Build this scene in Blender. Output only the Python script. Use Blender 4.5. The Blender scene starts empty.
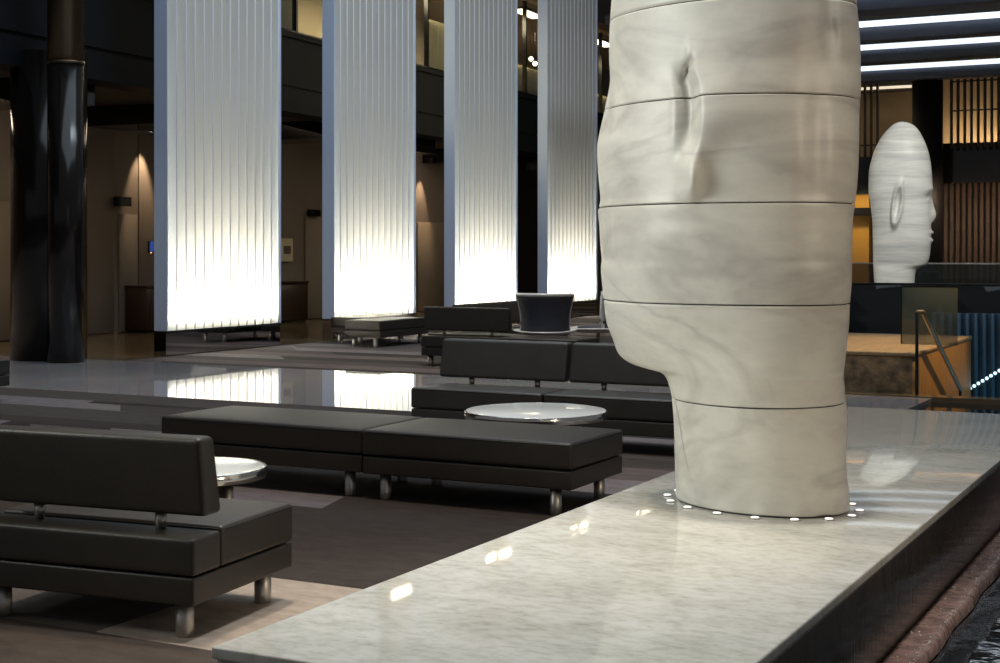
import bpy, bmesh, math, random
from mathutils import Vector, Matrix
random.seed(7)
PI = math.pi
sc = bpy.context.scene
COL = sc.collection

# ------------------------------------------------------------------ camera
F_PX, HOR, CAM_Z = 1450.0, 252.0, 1.5
TH = math.atan(750.0 / F_PX)
SN, CS = math.sin(TH), math.cos(TH)
cam_d = bpy.data.cameras.new('camera')
cam = bpy.data.objects.new('camera', cam_d)
COL.objects.link(cam)
cam.location = (0, 0, CAM_Z)
cam.rotation_euler = (PI / 2, 0, TH)
cam_d.sensor_fit = 'HORIZONTAL'
cam_d.sensor_width = 36.0
cam_d.lens = 36.0 * F_PX / 1000.0
cam_d.shift_x = 0.0
cam_d.shift_y = -(331.5 - HOR) / 1000.0
cam_d.clip_end = 300
sc.camera = cam

# ------------------------------------------------------------------ world, big lights, exposure
sc.view_settings.view_transform = 'Standard'
sc.view_settings.look = 'None'
sc.view_settings.exposure = 0.0
sc.view_settings.gamma = 1.0
sc.view_settings.use_curve_mapping = False
w = bpy.data.worlds.new('world'); sc.world = w; w.use_nodes = True
bgn = w.node_tree.nodes['Background']
bgn.inputs[0].default_value = (0.68, 0.69, 0.72, 1)
bgn.inputs[1].default_value = 0.17


def lamp(name, kind, loc, energy, color=(1, 1, 1), target=None, **kw):
    d = bpy.data.lights.new(name, kind)
    d.energy = energy; d.color = color
    for k, v in kw.items():
        setattr(d, k, v)
    o = bpy.data.objects.new(name, d); COL.objects.link(o)
    o.location = loc
    if target is not None:
        dv = Vector(target) - Vector(loc)
        o.rotation_euler = dv.to_track_quat('-Z', 'Y').to_euler()
    return o


WARM = (1.0, 0.86, 0.68); COOL = (0.80, 0.90, 1.0); NEUT = (1.0, 0.96, 0.88)
# skylight over the atrium (dusk sky through the roof)
lamp('skylight', 'AREA', (-7.0, 13.0, 13.0), 900, (0.72, 0.85, 1.0), target=(-7.0, 13.0, 0), shape='RECTANGLE', size=12, size_y=14)
# ceiling spots for plinths and far head; low near-head lamps are added, out of view
lamp('head_spot', 'SPOT', (-7.2, 2.4, 3.4), 1100, (0.98, 1.0, 0.93), target=(-1.9, 5.7, 1.5), spot_size=0.75, spot_blend=0.6, shadow_soft_size=1.2)
lamp('head_spot', 'SPOT', (2.2, 4.4, 2.6), 190, (1.0, 0.80, 0.58), target=(-1.6, 5.9, 1.2), spot_size=0.75, spot_blend=0.6, shadow_soft_size=0.35)
lamp('plinth_spot', 'SPOT', (-1.6, 5.2, 9.5), 1500, NEUT, target=(-1.9, 4.6, 0.4), spot_size=0.62, spot_blend=0.7, shadow_soft_size=0.3)
lamp('plinth_spot', 'SPOT', (-1.4, 9.5, 9.5), 900, NEUT, target=(-1.9, 9.2, 0.4), spot_size=0.5, spot_blend=0.7, shadow_soft_size=0.3)
lamp('lounge_spot', 'SPOT', (-4.6, 6.0, 9.0), 1300, WARM, target=(-4.8, 6.6, 0.0), spot_size=1.0, spot_blend=0.8, shadow_soft_size=0.3)
lamp('lounge_spot', 'SPOT', (-4.4, 4.6, 9.0), 500, WARM, target=(-3.4, 4.6, 0.0), spot_size=0.5, spot_blend=0.8, shadow_soft_size=0.3)
lamp('screen_fill', 'AREA', (-6.5, 22.0, 12.5), 150, (0.80, 0.90, 1.0), target=(-13.8, 23.0, 4.0), shape='RECTANGLE', size=16, size_y=1.5, spread=1.3)  # added fill for the screen fronts, no fixture stands here
lamp('lounge_spot', 'SPOT', (-5.2, 10.0, 9.0), 1100, NEUT, target=(-5.2, 10.2, 0.0), spot_size=0.45, spot_blend=0.8, shadow_soft_size=0.3)  # added lamp lifting the large table and charcoal sofas
lamp('lounge_spot', 'SPOT', (-10.5, 11.5, 9.0), 700, NEUT, target=(-10.5, 11.5, 0.0), spot_size=0.9, spot_blend=0.8, shadow_soft_size=0.3)  # added fill over the dim carpet beside the stone floor
lamp('lounge_spot', 'SPOT', (-8.5, 16.5, 9.0), 1300, WARM, target=(-8.5, 16.5, 0.0), spot_size=0.9, spot_blend=0.8, shadow_soft_size=0.3)
lamp('far_head_spot', 'SPOT', (-1.5, 20.5, 7.0), 2200, (1.0, 0.98, 0.90), target=(-5.3, 27.3, 2.4), spot_size=0.5, spot_blend=0.5, shadow_soft_size=0.3)
lamp('stair_spot', 'SPOT', (-1.0, 17.2, 5.0), 900, (1.0, 0.66, 0.28), target=(-3.3, 17.0, 0.2), spot_size=0.75, spot_blend=0.5, shadow_soft_size=0.12)


def ray_z(px, py, z):
    d = F_PX * (CAM_Z - z) / (py - HOR)
    l = (px - 500) / F_PX * d
    return Vector((-d * SN + l * CS, d * CS + l * SN, z))


def ray_x(px, X):
    """Y where the column px of the view meets the plane x = X"""
    t = (px - 500) / F_PX
    d = X / (-SN + t * CS)
    return d * (CS + t * SN)


def ray_y(px, Y):
    t = (px - 500) / F_PX
    d = Y / (CS + t * SN)
    return d * (-SN + t * CS)


def ray_d(px, py, d):
    l = (px - 500) / F_PX * d
    return Vector((-d * SN + l * CS, d * CS + l * SN, CAM_Z + (HOR - py) / F_PX * d))


# ------------------------------------------------------------------ materials
MATS = {}


def mat(name, col=(0.5, 0.5, 0.5), rough=0.5, metal=0.0, spec=0.5, coat=0.0, emit=None, estr=0.0, noise=0.0, nscale=8.0, bump=0.0, bscale=60.0, nstretch=(1, 1, 1)):
    if name in MATS:
        return MATS[name]
    m = bpy.data.materials.new(name); m.use_nodes = True
    nt = m.node_tree; b = nt.nodes['Principled BSDF']
    b.inputs['Base Color'].default_value = (*col, 1)
    b.inputs['Roughness'].default_value = rough
    b.inputs['Metallic'].default_value = metal
    b.inputs['Specular IOR Level'].default_value = spec
    b.inputs['Coat Weight'].default_value = coat
    if coat:
        b.inputs['Coat Roughness'].default_value = 0.05
    if emit:
        b.inputs['Emission Color'].default_value = (*emit, 1)
        b.inputs['Emission Strength'].default_value = estr
    if noise or bump:
        tc = nt.nodes.new('ShaderNodeTexCoord')
        mp = nt.nodes.new('ShaderNodeMapping'); mp.inputs['Scale'].default_value = nstretch
        nt.links.new(tc.outputs['Object'], mp.inputs[0])
    if noise:
        n = nt.nodes.new('ShaderNodeTexNoise'); n.inputs['Scale'].default_value = nscale; n.inputs['Detail'].default_value = 5
        nt.links.new(mp.outputs[0], n.inputs['Vector'])
        r = nt.nodes.new('ShaderNodeValToRGB')
        r.color_ramp.elements[0].position = 0.3; r.color_ramp.elements[1].position = 0.7
        r.color_ramp.elements[0].color = (*[c * (1 - noise) for c in col], 1)
        r.color_ramp.elements[1].color = (*[min(1, c * (1 + noise)) for c in col], 1)
        nt.links.new(n.outputs['Fac'], r.inputs[0]); nt.links.new(r.outputs[0], b.inputs['Base Color'])
    if bump:
        n2 = nt.nodes.new('ShaderNodeTexNoise'); n2.inputs['Scale'].default_value = bscale; n2.inputs['Detail'].default_value = 3
        nt.links.new(mp.outputs[0], n2.inputs['Vector'])
        bp = nt.nodes.new('ShaderNodeBump'); bp.inputs['Strength'].default_value = bump; bp.inputs['Distance'].default_value = 0.01
        nt.links.new(n2.outputs['Fac'], bp.inputs['Height']); nt.links.new(bp.outputs[0], b.inputs['Normal'])
    MATS[name] = m
    return m


def marble(name, light, dark, rough, scale=1.0, stretch=(1, 1, 3.5), coat=0.0, vein=0.5, rot=(0, 0, 0), fine=(0.3, 0.25)):
    m = bpy.data.materials.new(name); m.use_nodes = True
    nt = m.node_tree; b = nt.nodes['Principled BSDF']; L = nt.links.new
    tc = nt.nodes.new('ShaderNodeTexCoord')
    mp = nt.nodes.new('ShaderNodeMapping'); mp.inputs['Scale'].default_value = stretch; mp.inputs['Rotation'].default_value = rot
    L(tc.outputs['Object'], mp.inputs[0])
    n1 = nt.nodes.new('ShaderNodeTexNoise'); n1.inputs['Scale'].default_value = 0.9 * scale; n1.inputs['Detail'].default_value = 6; n1.inputs['Distortion'].default_value = 0.8
    L(mp.outputs[0], n1.inputs['Vector'])
    n2 = nt.nodes.new('ShaderNodeTexNoise'); n2.inputs['Scale'].default_value = 6 * scale; n2.inputs['Detail'].default_value = 8; n2.inputs['Roughness'].default_value = 0.65
    L(mp.outputs[0], n2.inputs['Vector'])
    # thin veins: |noise-0.5| small
    n3 = nt.nodes.new('ShaderNodeTexNoise'); n3.inputs['Scale'].default_value = 0.7 * scale; n3.inputs['Detail'].default_value = 4; n3.inputs['Distortion'].default_value = 1.2
    L(mp.outputs[0], n3.inputs['Vector'])
    s = nt.nodes.new('ShaderNodeMath'); s.operation = 'SUBTRACT'; s.inputs[1].default_value = 0.5; L(n3.outputs['Fac'], s.inputs[0])
    a = nt.nodes.new('ShaderNodeMath'); a.operation = 'ABSOLUTE'; L(s.outputs[0], a.inputs[0])
    vr = nt.nodes.new('ShaderNodeMapRange'); vr.inputs['From Min'].default_value = 0.0; vr.inputs['From Max'].default_value = 0.045
    vr.inputs['To Min'].default_value = vein; vr.inputs['To Max'].default_value = 0.0; L(a.outputs[0], vr.inputs['Value'])
    r1 = nt.nodes.new('ShaderNodeMapRange'); r1.inputs['From Min'].default_value = 0.42; r1.inputs['From Max'].default_value = 0.72
    r1.inputs['To Min'].default_value = 0.0; r1.inputs['To Max'].default_value = fine[0] + 0.3; L(n1.outputs['Fac'], r1.inputs['Value'])
    r2 = nt.nodes.new('ShaderNodeMapRange'); r2.inputs['From Min'].default_value = 0.45; r2.inputs['From Max'].default_value = 0.75
    r2.inputs['To Min'].default_value = 0.0; r2.inputs['To Max'].default_value = fine[1]; L(n2.outputs['Fac'], r2.inputs['Value'])
    ad = nt.nodes.new('ShaderNodeMath'); ad.operation = 'ADD'; L(r1.outputs[0], ad.inputs[0]); L(r2.outputs[0], ad.inputs[1])
    ad2 = nt.nodes.new('ShaderNodeMath'); ad2.operation = 'ADD'; ad2.use_clamp = True; L(ad.outputs[0], ad2.inputs[0]); L(vr.outputs[0], ad2.inputs[1])
    mx = nt.nodes.new('ShaderNodeMix'); mx.data_type = 'RGBA'
    mx.inputs[6].default_value = (*light, 1); mx.inputs[7].default_value = (*dark, 1)
    L(ad2.outputs[0], mx.inputs[0]); L(mx.outputs[2], b.inputs['Base Color'])
    b.inputs['Roughness'].default_value = rough; b.inputs['Coat Weight'].default_value = coat; b.inputs['Coat Roughness'].default_value = 0.04
    MATS[name] = m
    return m


LEATHER = mat('dark_brown_leather', (0.029, 0.0235, 0.018), 0.42, spec=0.55, noise=0.12, nscale=5, bump=0.12, bscale=160)
LEATHER2 = mat('charcoal_leather', (0.046, 0.045, 0.041), 0.45, spec=0.5, noise=0.12, nscale=5, bump=0.12, bscale=160)
PIPING = mat('leather_piping', (0.012, 0.011, 0.010), 0.5)
CHROME = mat('chrome', (0.52, 0.49, 0.45), 0.38, metal=1.0)
DARKMETAL = mat('dark_metal', (0.02, 0.02, 0.02), 0.35, metal=0.4)
CHROMERIM = mat('polished_chrome', (0.72, 0.70, 0.66), 0.14, metal=1.0)
WHITEGLASS = mat('white_glass', (0.90, 0.93, 0.92), 0.10, spec=0.6)
BLACKGLOSS = mat('black_gloss', (0.006, 0.0055, 0.005), 0.12, spec=0.6)
COLMAT2 = mat('matt_bronze_column', (0.016, 0.013, 0.011), 0.55)
COLMAT = mat('bronze_black_column', (0.008, 0.0065, 0.0055), 0.16, spec=0.4)
GALLERYLITCOL = mat('gallery_lit_bronze_shaft', (0.10, 0.072, 0.042), 0.3, metal=0.7)
FASCIA = mat('charcoal_fascia', (0.0085, 0.0105, 0.014), 0.55, spec=0.12, noise=0.1, nscale=2)
SOFFIT = mat('brown_soffit', (0.05, 0.036, 0.026), 0.6, noise=0.15, nscale=1)
TAUPE = mat('taupe_wall', (0.165, 0.135, 0.108), 0.75, noise=0.06, nscale=1.2)
TAUPE2 = mat('light_taupe_panel', (0.21, 0.17, 0.125), 0.7, noise=0.06, nscale=1.2)
TAUPESHADE = mat('taupe_recess_shade', (0.14, 0.12, 0.10), 0.7, noise=0.06, nscale=1.2)
CREAM = mat('cream_curtain', (0.62, 0.55, 0.33), 0.8, noise=0.12, nscale=6, nstretch=(4, 4, 0.2))
WALNUT = mat('dark_walnut', (0.035, 0.018, 0.011), 0.35, noise=0.35, nscale=6, nstretch=(1, 1, 12))
STEEL = mat('mirror_steel', (0.42, 0.40, 0.40), 0.04, metal=1.0)
BEAM = mat('navy_grey_beam', (0.060, 0.070, 0.105), 0.5)
SLAT = mat('bronze_slat', (0.07, 0.048, 0.034), 0.45, noise=0.2, nscale=3)
BROWNFIN = mat('brown_fin', (0.13, 0.085, 0.062), 0.55, noise=0.2, nscale=3)
GOLDWALL = mat('gold_wall', (0.42, 0.31, 0.19), 0.7, noise=0.12, nscale=1.5)
WHITELED = mat('white_led', (0.9, 0.9, 0.9), 0.4, emit=(0.80, 0.90, 1.0), estr=1.3)
WARMLED = mat('warm_led', (0.9, 0.9, 0.9), 0.4, emit=(1.0, 0.86, 0.62), estr=6.0)
PUCK = mat('puck_lens', (0.9, 0.9, 0.88), 0.3, emit=(1.0, 0.97, 0.9), estr=1.1)
BLUELED = mat('blue_white_led', (0.9, 0.9, 0.9), 0.4, emit=(0.55, 0.85, 1.0), estr=1.6)
BLUEWALL = mat('blue_water_fin', (0.05, 0.11, 0.16), 0.3)
SCREEN = mat('blue_screen', (0.02, 0.04, 0.15), 0.2, emit=(0.06, 0.14, 0.6), estr=0.35)
ORANGELED = mat('orange_led', (0.9, 0.5, 0.2), 0.4, emit=(1.0, 0.6, 0.25), estr=1.0)
PAPER = mat('cream_paper', (0.55, 0.46, 0.31), 0.6)
PICT = mat('dark_brown_print', (0.07, 0.05, 0.035), 0.5)
NAVYCHAIR = mat('navy_upholstery', (0.045, 0.046, 0.062), 0.6, noise=0.15, nscale=30)
GREYSHELL = mat('pale_grey_shell', (0.60, 0.59, 0.57), 0.3, spec=0.6)
COPPER = mat('wet_copper_stone', (0.30, 0.19, 0.16), 0.12, noise=0.35, nscale=14, bump=0.6, bscale=30, spec=0.8)
FOAM = mat('foam', (0.75, 0.68, 0.62), 0.3)
WATER = mat('black_water', (0.008, 0.007, 0.007), 0.03, spec=0.5, bump=0.12, bscale=6)
WETSHADESTONE = mat('wet_shaded_brown_stone', (0.034, 0.026, 0.018), 0.14, noise=0.5, nscale=5, nstretch=(6, 6, 0.6), bump=0.2, bscale=12, spec=0.5)
ROUGHROCK = mat('brown_travertine', (0.15, 0.10, 0.05), 0.7, noise=0.75, nscale=7, bump=0.7, bscale=14)
WOOD = mat('amber_wood', (0.32, 0.17, 0.05), 0.5, noise=0.3, nscale=5, nstretch=(8, 8, 0.6))
PALEWOOD = mat('pale_wood_deck', (0.42, 0.28, 0.14), 0.5, noise=0.2, nscale=5, nstretch=(8, 0.6, 8))
GROOVE = mat('joint_shadow_gap', (0.05, 0.045, 0.04), 0.8)
TANFLOOR = mat('polished_tan_stone', (0.16, 0.115, 0.06), 0.12, noise=0.3, nscale=1.5, spec=0.5)

HEADMARBLE = marble('white_marble', (0.78, 0.765, 0.69), (0.40, 0.385, 0.35), 0.42, scale=1.0, stretch=(1, 1, 2.4), vein=0.30, rot=(0.3, 0.2, 0), fine=(0.22, 0.22))
BANDMARBLE = marble('banded_marble', (0.76, 0.75, 0.70), (0.40, 0.40, 0.39), 0.45, scale=1.2, stretch=(0.35, 0.35, 5.0), vein=0.25, fine=(0.35, 0.3))
SLABMARBLE = marble('polished_white_marble', (0.70, 0.69, 0.64), (0.42, 0.41, 0.34), 0.05, scale=2.6, stretch=(1.0, 1.7, 1), vein=0.08, rot=(0, 0, 0.5), fine=(0.2, 0.7))

# clear glass: real pane, light passes
def glass_mat(name, col, alpha, rough=0.02):
    m = bpy.data.materials.new(name); m.use_nodes = True
    b = m.node_tree.nodes['Principled BSDF']
    b.inputs['Base Color'].default_value = (*col, 1); b.inputs['Roughness'].default_value = rough
    b.inputs['Alpha'].default_value = alpha
    b.inputs['Specular IOR Level'].default_value = 0.5
    return m
GLASS = glass_mat('clear_grey_glass', (0.05, 0.06, 0.06), 0.28)
GLASSDARK = glass_mat('smoked_glass', (0.02, 0.025, 0.025), 0.55)


def screen_mat():
    """frosted acrylic: scatters and lets light through from behind"""
    m = bpy.data.materials.new('frosted_acrylic'); m.use_nodes = True
    nt = m.node_tree; nt.nodes.clear()
    o = nt.nodes.new('ShaderNodeOutputMaterial')
    d = nt.nodes.new('ShaderNodeBsdfDiffuse'); d.inputs[0].default_value = (0.58, 0.585, 0.59, 1)
    t = nt.nodes.new('ShaderNodeBsdfTranslucent'); t.inputs[0].default_value = (0.92, 0.90, 0.82, 1)
    g = nt.nodes.new('ShaderNodeBsdfGlossy'); g.inputs[0].default_value = (1, 1, 1, 1); g.inputs['Roughness'].default_value = 0.15
    m1 = nt.nodes.new('ShaderNodeMixShader'); m1.inputs[0].default_value = 0.5
    m2 = nt.nodes.new('ShaderNodeMixShader'); m2.inputs[0].default_value = 0.06
    nt.links.new(d.outputs[0], m1.inputs[1]); nt.links.new(t.outputs[0], m1.inputs[2])
    nt.links.new(m1.outputs[0], m2.inputs[1]); nt.links.new(g.outputs[0], m2.inputs[2])
    nt.links.new(m2.outputs[0], o.inputs[0])
    return m
ACRYL = screen_mat()
FINMAT = mat('pale_aluminium_fin', (0.90, 0.91, 0.93), 0.4, spec=0.5)
SKYLITEND = mat('sky_lit_aluminium', (0.58, 0.68, 0.86), 0.5)  # blue sky light on the end panels put into their colour
WHITEIN = mat('white_interior', (0.85, 0.85, 0.82), 0.9)


def carpet_mat():
    m = bpy.data.materials.new('striped_carpet'); m.use_nodes = True
    nt = m.node_tree; b = nt.nodes['Principled BSDF']; L = nt.links.new
    tc = nt.nodes.new('ShaderNodeTexCoord'); sp = nt.nodes.new('ShaderNodeSeparateXYZ'); L(tc.outputs['Object'], sp.inputs[0])

    def M(op, a, bb=None, clamp=False):
        n = nt.nodes.new('ShaderNodeMath'); n.operation = op; n.use_clamp = clamp
        for i, v in enumerate((a, bb)):
            if v is None: continue
            if isinstance(v, (int, float)): n.inputs[i].default_value = v
            else: L(v, n.inputs[i])
        return n.outputs[0]
    X, Y = sp.outputs[0], sp.outputs[1]
    # planks: rows run along x, each broken at its own x
    row = M('FLOOR', M('DIVIDE', Y, 0.52))
    wn = nt.nodes.new('ShaderNodeTexWhiteNoise'); wn.noise_dimensions = '1D'; L(row, wn.inputs['W'])
    off = M('MULTIPLY', wn.outputs['Value'], 5.0)
    cell = M('FLOOR', M('DIVIDE', M('ADD', M('ADD', X, off), M('MULTIPLY', Y, 0.9)), 3.1))
    cv = nt.nodes.new('ShaderNodeCombineXYZ'); L(cell, cv.inputs[0]); L(row, cv.inputs[1])
    w2 = nt.nodes.new('ShaderNodeTexWhiteNoise'); w2.noise_dimensions = '2D'; L(cv.outputs[0], w2.inputs['Vector'])
    rp = nt.nodes.new('ShaderNodeValToRGB'); rp.color_ramp.interpolation = 'CONSTANT'
    cols = [(0.0, (0.036, 0.029, 0.026)), (0.34, (0.062, 0.050, 0.046)), (0.58, (0.105, 0.085, 0.080)), (0.80, (0.17, 0.145, 0.142))]
    e = rp.color_ramp.elements
    e[0].position, e[0].color = cols[0][0], (*cols[0][1], 1); e[1].position, e[1].color = cols[1][0], (*cols[1][1], 1)
    for p, c in cols[2:]:
        k = e.new(p); k.color = (*c, 1)
    L(w2.outputs['Value'], rp.inputs[0])
    cur = rp.outputs[0]
    # the patches one can see plainly: (x0,x1,y0,y1,skew,colour)
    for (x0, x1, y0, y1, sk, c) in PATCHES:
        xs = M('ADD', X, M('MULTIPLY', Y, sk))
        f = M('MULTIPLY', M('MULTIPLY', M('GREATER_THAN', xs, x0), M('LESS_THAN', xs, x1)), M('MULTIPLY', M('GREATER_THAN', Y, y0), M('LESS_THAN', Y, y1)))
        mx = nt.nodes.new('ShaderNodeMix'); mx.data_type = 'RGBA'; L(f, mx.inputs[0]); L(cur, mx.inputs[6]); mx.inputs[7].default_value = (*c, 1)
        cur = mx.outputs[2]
    n = nt.nodes.new('ShaderNodeTexNoise'); n.inputs['Scale'].default_value = 7; n.inputs['Detail'].default_value = 9; n.inputs['Roughness'].default_value = 0.75
    mp = nt.nodes.new('ShaderNodeMapping'); mp.inputs['Scale'].default_value = (0.7, 1.6, 1); L(tc.outputs['Object'], mp.inputs[0]); L(mp.outputs[0], n.inputs['Vector'])
    mr = nt.nodes.new('ShaderNodeMapRange'); mr.inputs['From Min'].default_value = 0.3; mr.inputs['From Max'].default_value = 0.7; mr.inputs['To Min'].default_value = 0.72; mr.inputs['To Max'].default_value = 1.28
    L(n.outputs['Fac'], mr.inputs['Value'])
    vm = nt.nodes.new('ShaderNodeVectorMath'); vm.operation = 'SCALE'; L(cur, vm.inputs[0]); L(mr.outputs[0], vm.inputs['Scale'])
    L(vm.outputs[0], b.inputs['Base Color'])
    b.inputs['Roughness'].default_value = 0.95; b.inputs['Specular IOR Level'].default_value = 0.15
    return m


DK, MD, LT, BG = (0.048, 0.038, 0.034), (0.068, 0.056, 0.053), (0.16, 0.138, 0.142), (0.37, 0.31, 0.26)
PATCHES = [(-30, 5, 11.1, 11.75, 0, MD), (-30, -5.9, 10.5, 11.1, 0.4, LT), (-30, 5, 9.8, 10.5, 0, MD), (-30, 5, 9.45, 9.8, 0, DK), (-30, -6.0, 8.8, 9.45, 0.4, LT), (-30, 5, 3.0, 4.35, 0.0, (0.075, 0.060, 0.052)), (-30, 5, 5.45, 7.45, 0.0, DK), (-30, 5, 4.35, 5.45, 0.0, (0.12, 0.10, 0.088)), (-4.05, 5, 4.35, 5.45, 0.0, BG),  # brown stretch of the beige band holds the sofa's shadow in its colour
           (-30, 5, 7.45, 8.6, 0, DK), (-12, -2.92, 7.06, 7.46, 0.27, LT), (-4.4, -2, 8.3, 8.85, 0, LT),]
CARPET = carpet_mat()


def stone_floor_mat():
    m = bpy.data.materials.new('polished_grey_stone'); m.use_nodes = True
    nt = m.node_tree; b = nt.nodes['Principled BSDF']; L = nt.links.new
    tc = nt.nodes.new('ShaderNodeTexCoord')
    br = nt.nodes.new('ShaderNodeTexBrick'); br.inputs['Scale'].default_value = 1.0
    br.inputs['Color1'].default_value = (0.46, 0.44, 0.44, 1); br.inputs['Color2'].default_value = (0.55, 0.52, 0.51, 1); br.inputs['Mortar'].default_value = (0.28, 0.26, 0.25, 1)
    br.inputs['Mortar Size'].default_value = 0.006; br.inputs['Brick Width'].default_value = 0.9; br.inputs['Row Height'].default_value = 0.6
    L(tc.outputs['Object'], br.inputs['Vector'])
    n = nt.nodes.new('ShaderNodeTexNoise'); n.inputs['Scale'].default_value = 4; n.inputs['Detail'].default_value = 6; L(tc.outputs['Object'], n.inputs['Vector'])
    mx = nt.nodes.new('ShaderNodeMix'); mx.data_type = 'RGBA'; mx.blend_type = 'MULTIPLY'; mx.inputs[0].default_value = 0.5
    L(br.outputs['Color'], mx.inputs[6]); L(n.outputs['Color'], mx.inputs[7]); L(mx.outputs[2], b.inputs['Base Color'])
    b.inputs['Roughness'].default_value = 0.035; b.inputs['Specular IOR Level'].default_value = 0.9
    n2 = nt.nodes.new('ShaderNodeTexNoise'); n2.inputs['Scale'].default_value = 0.8; L(tc.outputs['Object'], n2.inputs['Vector'])
    bp = nt.nodes.new('ShaderNodeBump'); bp.inputs['Strength'].default_value = 0.03; bp.inputs['Distance'].default_value = 0.02
    L(n2.outputs['Fac'], bp.inputs['Height']); L(bp.outputs[0], b.inputs['Normal'])
    return m
STONE = stone_floor_mat()


# ------------------------------------------------------------------ mesh helpers
def new_bm():
    return bmesh.new()


def box(bm, x0, x1, y0, y1, z0, z1, r=0.0, seg=3, M=None, mi=0):
    t = bmesh.new()
    bmesh.ops.create_cube(t, size=1.0)
    for v in t.verts:
        v.co = Vector(((x0 + x1) / 2 + v.co.x * (x1 - x0), (y0 + y1) / 2 + v.co.y * (y1 - y0), (z0 + z1) / 2 + v.co.z * (z1 - z0)))
    if r > 0:
        bmesh.ops.bevel(t, geom=list(t.edges), offset=r, segments=seg, profile=0.6, affect='EDGES', clamp_overlap=True)
        for f in t.faces: f.smooth = True
    if M is not None: t.transform(M)
    merge(bm, t, mi)


def merge(bm, t, mi=0):
    vm = {}
    for v in t.verts: vm[v] = bm.verts.new(v.co)
    for f in t.faces:
        try:
            nf = bm.faces.new([vm[v] for v in f.verts]); nf.smooth = f.smooth; nf.material_index = mi
        except ValueError:
            pass
    t.free()


def cyl(bm, p, r, h, r2=None, n=24, M=None, caps=True, smooth=True):
    """vertical cylinder from p upward"""
    r2 = r if r2 is None else r2
    a = [bm.verts.new((p[0] + r * math.cos(2 * PI * i / n), p[1] + r * math.sin(2 * PI * i / n), p[2])) for i in range(n)]
    b = [bm.verts.new((p[0] + r2 * math.cos(2 * PI * i / n), p[1] + r2 * math.sin(2 * PI * i / n), p[2] + h)) for i in range(n)]
    for i in range(n):
        f = bm.faces.new((a[i], a[(i + 1) % n], b[(i + 1) % n], b[i])); f.smooth = smooth
    if caps:
        bm.faces.new(list(reversed(a))); bm.faces.new(b)


def lathe(bm, prof, c=(0, 0, 0), n=48):
    rings = []
    for (r, z) in prof:
        if r < 1e-6: rings.append([bm.verts.new((c[0], c[1], c[2] + z))])
        else: rings.append([bm.verts.new((c[0] + r * math.cos(2 * PI * i / n), c[1] + r * math.sin(2 * PI * i / n), c[2] + z)) for i in range(n)])
    for A, B in zip(rings, rings[1:]):
        for i in range(n):
            j = (i + 1) % n
            if len(A) == 1 and len(B) == 1: continue
            if len(A) == 1: f = bm.faces.new((A[0], B[j], B[i]))
            elif len(B) == 1: f = bm.faces.new((A[i], A[j], B[0]))
            else: f = bm.faces.new((A[i], A[j], B[j], B[i]))
            f.smooth = True


def tube(bm, pts, r, n=10):
    pts = [Vector(p) for p in pts]
    rings = []
    up = Vector((0, 0, 1))
    for i, p in enumerate(pts):
        d = (pts[min(i + 1, len(pts) - 1)] - pts[max(i - 1, 0)]).normalized()
        u = d.cross(up)
        if u.length < 1e-4: u = d.cross(Vector((1, 0, 0)))
        u.normalize(); v = u.cross(d)
        rings.append([bm.verts.new(p + u * r * math.cos(2 * PI * k / n) + v * r * math.sin(2 * PI * k / n)) for k in range(n)])
    for A, B in zip(rings, rings[1:]):
        for k in range(n):
            f = bm.faces.new((A[k], A[(k + 1) % n], B[(k + 1) % n], B[k])); f.smooth = True
    bm.faces.new(list(reversed(rings[0]))); bm.faces.new(rings[-1])


def obj(name, bm, m, parent=None, loc=None):
    bmesh.ops.recalc_face_normals(bm, faces=list(bm.faces))
    me = bpy.data.meshes.new(name); bm.to_mesh(me); bm.free()
    for x in (m if isinstance(m, (list, tuple)) else [m]): me.materials.append(x)
    o = bpy.data.objects.new(name, me); COL.objects.link(o)
    if parent: o.parent = parent
    if loc is not None: o.location = loc
    return o


def thing(name, label, cat, loc=(0, 0, 0), rz=0.0, group=None):
    o = bpy.data.objects.new(name, None); COL.objects.link(o)
    o.location = loc; o.rotation_euler = (0, 0, rz); o.empty_display_size = 0.2
    o['label'] = label; o['category'] = cat
    if group: o['group'] = group
    return o


def tag(o, label, cat, group=None):
    o['label'] = label; o['category'] = cat
    if group: o['group'] = group
    return o


def struct(name, bm, m, parent=None):
    o = obj(name, bm, m, parent)
    if parent is None: o['kind'] = 'structure'
    return o


def dup(root, loc, rz, label=None, group=None):
    r = root.copy(); COL.objects.link(r); r.location = loc; r.rotation_euler = (0, 0, rz)
    if label: r['label'] = label
    if group: r['group'] = group
    for ch in list(root.children):
        c = ch.copy(); COL.objects.link(c); c.parent = r
        for g in ch.children:
            d = g.copy(); COL.objects.link(d); d.parent = c
    return r


# ------------------------------------------------------------------ setting: floors
def slab(name, x0, x1, y0, y1, z0, z1, m):
    bm = new_bm(); box(bm, x0, x1, y0, y1, z0, z1); return struct(name, bm, m)

STONE_Y0, STONE_Y1 = 11.75, 15.35
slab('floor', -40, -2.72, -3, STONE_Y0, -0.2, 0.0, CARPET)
slab('floor.001', -40, -2.9, STONE_Y0, STONE_Y1, -0.2, 0.0, STONE)
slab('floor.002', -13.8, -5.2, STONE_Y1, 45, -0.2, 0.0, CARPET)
slab('floor.003', -40, -13.8, STONE_Y1, 60, -0.2, 0.0, TANFLOOR)
slab('floor.004', -5.2, 12, 15.5, 45, -1.35, -1.2, BLACKGLOSS)      # sunken level by the stairs
slab('trim_1', -5.2, 12, 15.25, 15.5, -1.35, 0.012, TANFLOOR)       # stone lip of the upper floor
bm = new_bm(); box(bm, -2.9, 12, -6, 15.25, -0.25, -0.04); o = struct('pool_water', bm, WATER)

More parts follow.
